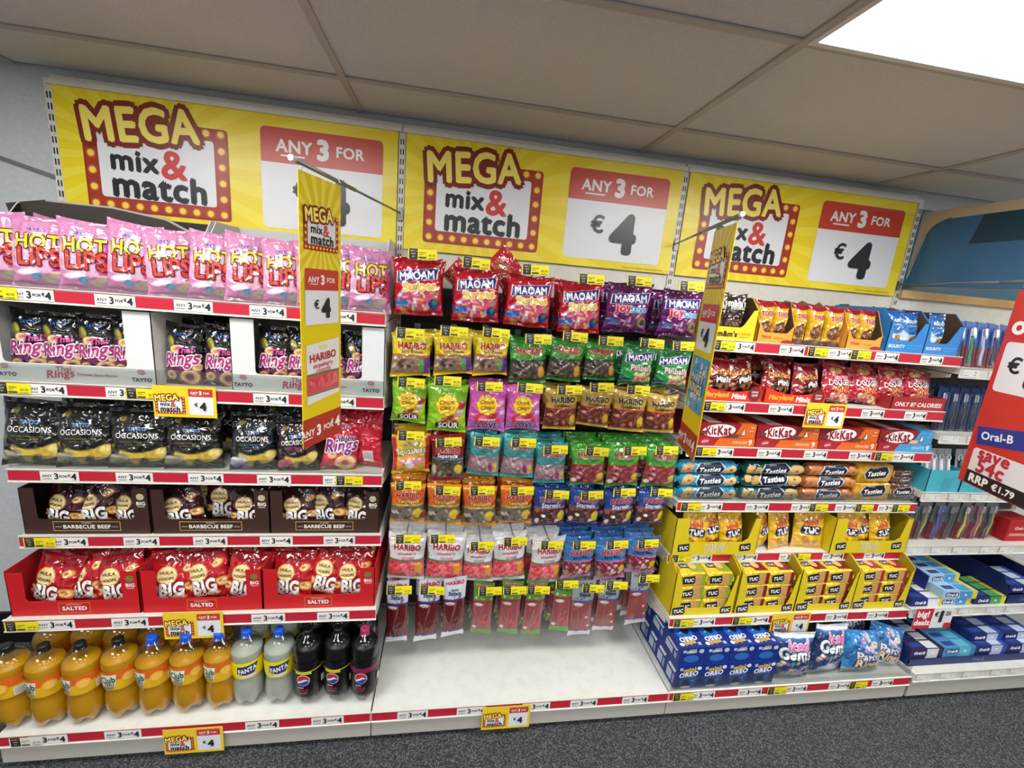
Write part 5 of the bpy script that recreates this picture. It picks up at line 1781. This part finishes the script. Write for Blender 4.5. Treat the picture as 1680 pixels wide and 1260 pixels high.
# base shelf: blue biscuit cartons and bags
def oreo_front(f, w, h):
    f.ell(w * .5, h * .35, w * .36, h * .3, '1c64b8')
    f.text('mini', w * .5, h * .8, w * .46, 'd8b84c', bold=.05, rot=8)
    f.text('OREO', w * .48, h * .62, w * .72, 'f2f4f8', bold=.042, rot=8, sh=.1)
    f.rect(w * .1, h * .78, w * .22, h * .9, 'a8c0e4')
    f.ell(w * .86, h * .86, w * .09, w * .08, 'dfe6f2')
    f.ell(w * .42, h * .3, w * .12, h * .12, '1a1a22').ell(w * .42, h * .22, w * .18, h * .08, '1a1a22').ell(w * .66, h * .36, w * .07, h * .03, '8fb4e0', 30).ell(w * .42, h * .12, w * .2, h * .05, 'c8d4e4')


def oreo(lying):
    w, h, d = (.119, .126, .085) if not lying else (.119, .085, .126)
    out = [('carton', MB().box(0, 0, 0, w, d, h, '0f2c82').mesh('card'))]
    f = FP(flat((0, -.0003, 0)))
    if not lying:
        oreo_front(f, w, h)
    else:
        f.ell(w * .5, h * .34, w * .3, h * .22, '2868bc')
        f.text('mini', w * .5, h * .88, w * .26, 'c8b060', bold=.04, rot=4)
        f.text('OREO', w * .46, h * .76, w * .38, 'e4eaf4', bold=.05, rot=4)
        f.rect(w * .12, h * .72, w * .24, h * .88, 'a8c0e4').ell(w * .84, h * .8, w * .1, w * .09, 'b8c8e4')
    out.append(('front_print', f.mesh('card')))
    f = FP(flat((w, d, h + .0003), (-1, 0, 0), (0, -1, 0)))
    if lying:
        oreo_front(f, w, d)
    else:
        f.rect(w * .1, d * .3, w * .9, d * .6, '2c5cb4')
    out.append(('top_print', f.mesh('card')))
    f = FP(flat((-.0003, d, 0), (0, -1, 0), (0, 0, 1)))
    f.rect(d * .12, h * .12, d * .6, h * .5, 'b8c4d8').rect(d * .18, h * .6, d * .82, h * .74, 'dfe6f0', .01).rect(d * .7, h * .15, d * .86, h * .5, '8ca4d0')
    out.append(('side_print', f.mesh('card')))
    return out


OU, OL = oreo(False), oreo(True)
for c in range(4):
    put(OU, 'biscuit_carton', f'dark blue mini biscuit carton standing in the bottom row, {ORD[c]} from left', 'carton', (2.527 + c * .1205, -.559, .151), group='blue mini biscuit cartons')
    put(OL, 'biscuit_carton', f'dark blue mini biscuit carton lying on top, {ORD[c]} from left', 'carton', (2.525 + c * .1205, -.556, .2775), group='blue mini biscuit cartons')
for c in range(3):
    put(OU, 'biscuit_carton', f'dark blue mini biscuit carton in the side column, lower, {ORD[c + 1]} deep', 'carton', (2.527, -.472 + c * .087, .151), group='blue mini biscuit cartons')
    if c < 2:
        put(OL, 'biscuit_carton', f'dark blue mini biscuit carton in the side column, upper, {ORD[c + 1]} deep', 'carton', (2.527, -.428 + c * .128, .2775), group='blue mini biscuit cartons')
bags('iced', 'biscuit_bag', 'biscuit bag', [(3.105, .152, .21, .226, (-5, 2, -4)), (3.3, .152, .2, .245, (-6, 8, 4), .012)], lambda i: f'navy iced biscuit bag with pink lettering, {("left", "right")[i]} of two', 'navy iced biscuit bags', -.567)
bags('party', 'biscuit_bag', 'biscuit bag', [(3.505, .152, .225, .2, (-12, 4, 2)), (3.655, .152, .2, .2, (-14, 12, -6), .03), (3.6, .19, .2, .23, (-20, -12, 0), .14)], lambda i: ('bright blue ring biscuit bag, left of the front pair', 'bright blue ring biscuit bag, right of the front pair', 'bright blue twisted biscuit bag behind the front pair')[i], 'bright blue biscuit bags', -.565)

# ================================================================== far right bay
def brush_pack(card1, card2, handle, head, w=.058, h=.215):
    out = [('backing_card', MB().box(-w / 2, .02, 0, w / 2, .0225, h * .45, card2).box(-w / 2, .02, h * .45, w / 2, .0225, h, card1).mesh('card'))]
    out.append(('handle', MB().tube([(-.006, .01, .014), (-.004, .009, .05), (.002, .007, .09), (0, .01, .13), (0, .011, .15)], .0058, handle, 8).mesh('plastic', True)))
    out.append(('brush_head', MB().box(-.006, .004, .15, .006, .009, .182, head).box(-.0065, .009, .146, .0065, .0125, .184, 'e8e8ee').mesh('plastic')))
    out.append(('blister', MB().rbox(-w * .36, .0, .008, w * .36, .0198, h * .9, .008, 'ffffff').mesh('pack', True)))
    return out


BP1 = [brush_pack('2458a8', '7c1428', h_, e_) for h_, e_ in (('2c8c4c', 'd8d8e0'), ('c8c0d4', '9088b4'), ('1c2c5c', 'c8ccd8'))]
BP2 = [brush_pack('16386c', '10284e', h_, e_) for h_, e_ in (('1c2c4c', '8898b0'), ('2c2c4c', '98a4b8'))]
BP4 = [brush_pack('6c7074', '7a1420', h_, e_, .05, .21) for h_, e_ in (('2c4c94', '4c74c0'), ('c8c040', 'e0e0e4'), ('a8305c', 'd04c7c'), ('3c3c44', '8c8c94'))]
for i in range(6):
    t = put(BP1[(2, 0, 1)[i % 3]], 'toothbrush_pack', f'blue and maroon toothbrush blister pack, {ORD[i]} from left on its shelf', 'toothbrush', (3.815 + i * .066, -.33, 1.6245), (R(-12), R(6), 0), 'toothbrush packs, top shelf')
    t = put(BP1[(1, 2, 0)[i % 3]], 'toothbrush_pack', f'blue and maroon toothbrush blister pack, second row, {ORD[i]} from left', 'toothbrush', (3.815 + i * .066, -.22, 1.6245), (R(-8), R(3), 0), 'toothbrush packs, top shelf')
for i in range(9):
    put(BP2[i % 2], 'toothbrush_pack', f'navy toothbrush blister pack, {ORD[i]} from left on its shelf', 'toothbrush', (3.81 + i * .062, -.34, 1.3105), (R(-10), R(8), 0), 'navy toothbrush packs')
    put(BP2[i % 2], 'toothbrush_pack', f'navy toothbrush blister pack, second row, {ORD[i]} from left', 'toothbrush', (3.8 + i * .062, -.24, 1.3105), (R(-8), R(5), 0), 'navy toothbrush packs')
BP3 = []
for hc in ('e4e8ec', '2c3440'):
    BP3.append([('backing_card', MB().box(-.02, .012, 0, .02, .0145, .2, 'a8b0b6').mesh('card')), ('handle', MB().tube([(0, .005, .02), (0, .004, .1), (0, .008, .15)], .007, hc, 8).mesh('plastic', True)), ('end_loop', MB().tube([(.012 * math.cos(a), .006, .158 + .014 * math.sin(a)) for a in np.linspace(0, 6.28, 13)], .003, 'e8ecf0', 6).mesh('plastic', True))])
for k in range(3):
    a = 3.782 + k * .198
    w = .192
    tray('display_tray', f'turquoise display tray of toothbrushes, {ORD[k]} from left', 'tray', a, a + w, -.372, .26, 1.0155, [(0, 0), (w, 0), (w, .112), (0, .112)], [(0, 0), (.26, 0), (.26, .12), (0, .112)], .12, '4ab4c8', '2c8498', 'turquoise display trays', lambda f, w: f.rect(w * .42, .0, w * .72, .075, '44a8bc', .01))
    for j in range(4):
        put(BP3[1 if k % 2 and j < 9 and j != 3 else 0] if k else BP3[0], 'toothbrush_pack', f'grey carded toothbrush, {ORD[j]} from left in the {ORD[k]} turquoise tray', 'toothbrush', (a + .03 + j * .043, -.35, 1.019), (R(-10), 0, 0), 'carded toothbrushes in trays')
for i in range(14):
    put(BP4[(3, 3, 3, 1, 0, 0, 3, 3, 1, 2, 2, 1, 3, 1)[i]], 'toothbrush_pack', f'grey and red leaning toothbrush pack, {ORD[i]} from left', 'toothbrush', (3.795 + i * .039 + (.02 if i > 3 else 0) + (.015 if i > 7 else 0), -.335 + .012 * (i % 2), .7245), (R(-16), R(20), R(-10)), 'leaning toothbrush packs')
    if i % 2 == 0:
        put(BP4[3], 'toothbrush_pack', f'grey and red leaning toothbrush pack in the back row, {ORD[i // 2]} from left', 'toothbrush', (3.79 + i * .04, -.24, .7245), (R(-12), R(20), R(-8)), 'leaning toothbrush packs')
t = thing('toothbrush_box', 'plain bright red box at the right end beside leaning toothbrushes', 'box', (4.42, -.34, .7235))
ob('carton', MB().box(0, 0, 0, .16, .1, .12, 'b0161e').mesh('card'), t)
f = FP()
f.rect(.02, .03, .12, .045, 'd88a80').text('Oral-B', .08, .075, .07, 'f0e0dc', bold=.03)
ob('front_print', f.mesh('card'), t)


def paste(c1, c2, c3, w=.19, h=.042, d=.052):
    out = [('carton', MB().box(0, 0, 0, w, d, h, c1).mesh('card'))]
    f = FP(flat((0, -.0003, 0)))
    f.poly([(w * .52, 0), (w * .85, 0), (w * .85, h), (w * .48, h)], c2)
    f.rect(w * .85, 0, w, h, c3)
    f.rr(w * .08, h * .22, w * .46, h * .78, h * .2, '182a6a' if c1 != '14266c' else '14266c')
    f.text('Oral-B', w * .27, h * .5, w * .32, 'f0f2f8', bold=.05)
    f.ell(w * .66, h * .5, .008, .006, 'e8eef4')
    out.append(('front_print', f.mesh('card')))
    f = FP(flat((0, 0, h + .0003), (1, 0, 0), (0, 1, 0)))
    f.rect(w * .5, .004, w * .85, d - .004, c2).rect(w * .85, .002, w, d - .002, c3).rect(w * .1, d * .25, w * .42, d * .75, '2c4490')
    out.append(('top_print', f.mesh('card')))
    return out


PW, PL, PG, PN, PD = paste('14266c', 'dfe2ea', 'd8cc3c'), paste('a8cce4', '4c9cd0', 'd8d040'), paste('14266c', '4c9c4c', 'd0d03c'), paste('14266c', 'b8c4dc', '2c50a0'), paste('2c2450', 'd8d8e0', '282048')
PT = paste('4c90bc', '5cb4d0', '3c7cb0')


def navy_tray(a, b, z, yf, d, hf, hs_, lab):
    w = b - a
    tray('display_tray', lab, 'tray', a, b, yf, d, z, [(0, 0), (w, 0), (w, hf), (0, hf)], [(0, 0), (d, 0), (d, hs_), (.04, hs_), (0, hf)], hs_, '10205c', '0b1640', 'navy toothpaste trays', lambda f, w: f.text('Oral-B', w * .5, hf * .5, min(w * .4, .07), '5c74b8', bold=.03))


z5 = .4475
for a, P, lev, nm in ((3.772, PW, 1, 'navy and white'), (3.935, PL, 3, 'light blue'), (4.15, PG, 1, 'navy and green')):
    for j in range(lev):
        for q in range(3):
            put(P, 'toothpaste_box', f'{nm} toothpaste box, {("bottom", "middle", "top")[j]} level, {ORD[q]} from front', 'toothpaste', (a + (.006, .014, -.004)[j], -.462 + q * .054 + (.06 if j == 2 else 0), z5 + .0005 + j * .0425), (0, 0, R((0, -3, 2)[j])), 'toothpaste boxes, fifth shelf')
t = thing('display_tray', 'navy card divider standing left of the light blue toothpaste stack', 'tray', (3.925, -.4, z5))
ob('side_panel', MB().prism([(0, 0), (.36, 0), (.36, .16), (0, .12)], 'x', 0, .004, '16287a').mesh('card'), t)
f = FP(flat((-.0004, .36, 0), (0, -1, 0), (0, 0, 1)))
f.text('Oral-B', .18, .07, .07, '8c9cd0', bold=.02)
ob('side_print', f.mesh('card'), t)
navy_tray(4.35, 4.58, z5, -.465, .42, .05, .14, 'navy display tray at the right end of the toothpaste shelf')
for q in range(3):
    put(PN, 'toothpaste_box', f'navy toothpaste box inside the right-end navy tray, {ORD[q]} from front', 'toothpaste', (4.37, -.45 + q * .054, z5 + .05), (0, 0, 0), 'toothpaste boxes, fifth shelf')
navy_tray(3.772, 4.6, .1655, -.53, .5, .04, .1, 'long low navy tray of stacked toothpaste on the base shelf')
for a, P, nm in ((3.778, PD, 'dark purple and white'), (3.972, PT, 'teal blue'), (4.166, PN, 'navy and pale blue'), (4.36, PN, 'right-end navy and pale blue')):
    for j in range(3 if a > 4.1 else 2):
        for q in range(4):
            put(P, 'toothpaste_box', f'{nm} toothpaste box on the base, {("bottom", "middle", "top")[j]} level, {ORD[q]} from front', 'toothpaste', (a, -.522 + q * .054 + (.03 if j == 2 else 0), .17 + j * .0425), (0, 0, 0), 'toothpaste boxes on the base shelf')
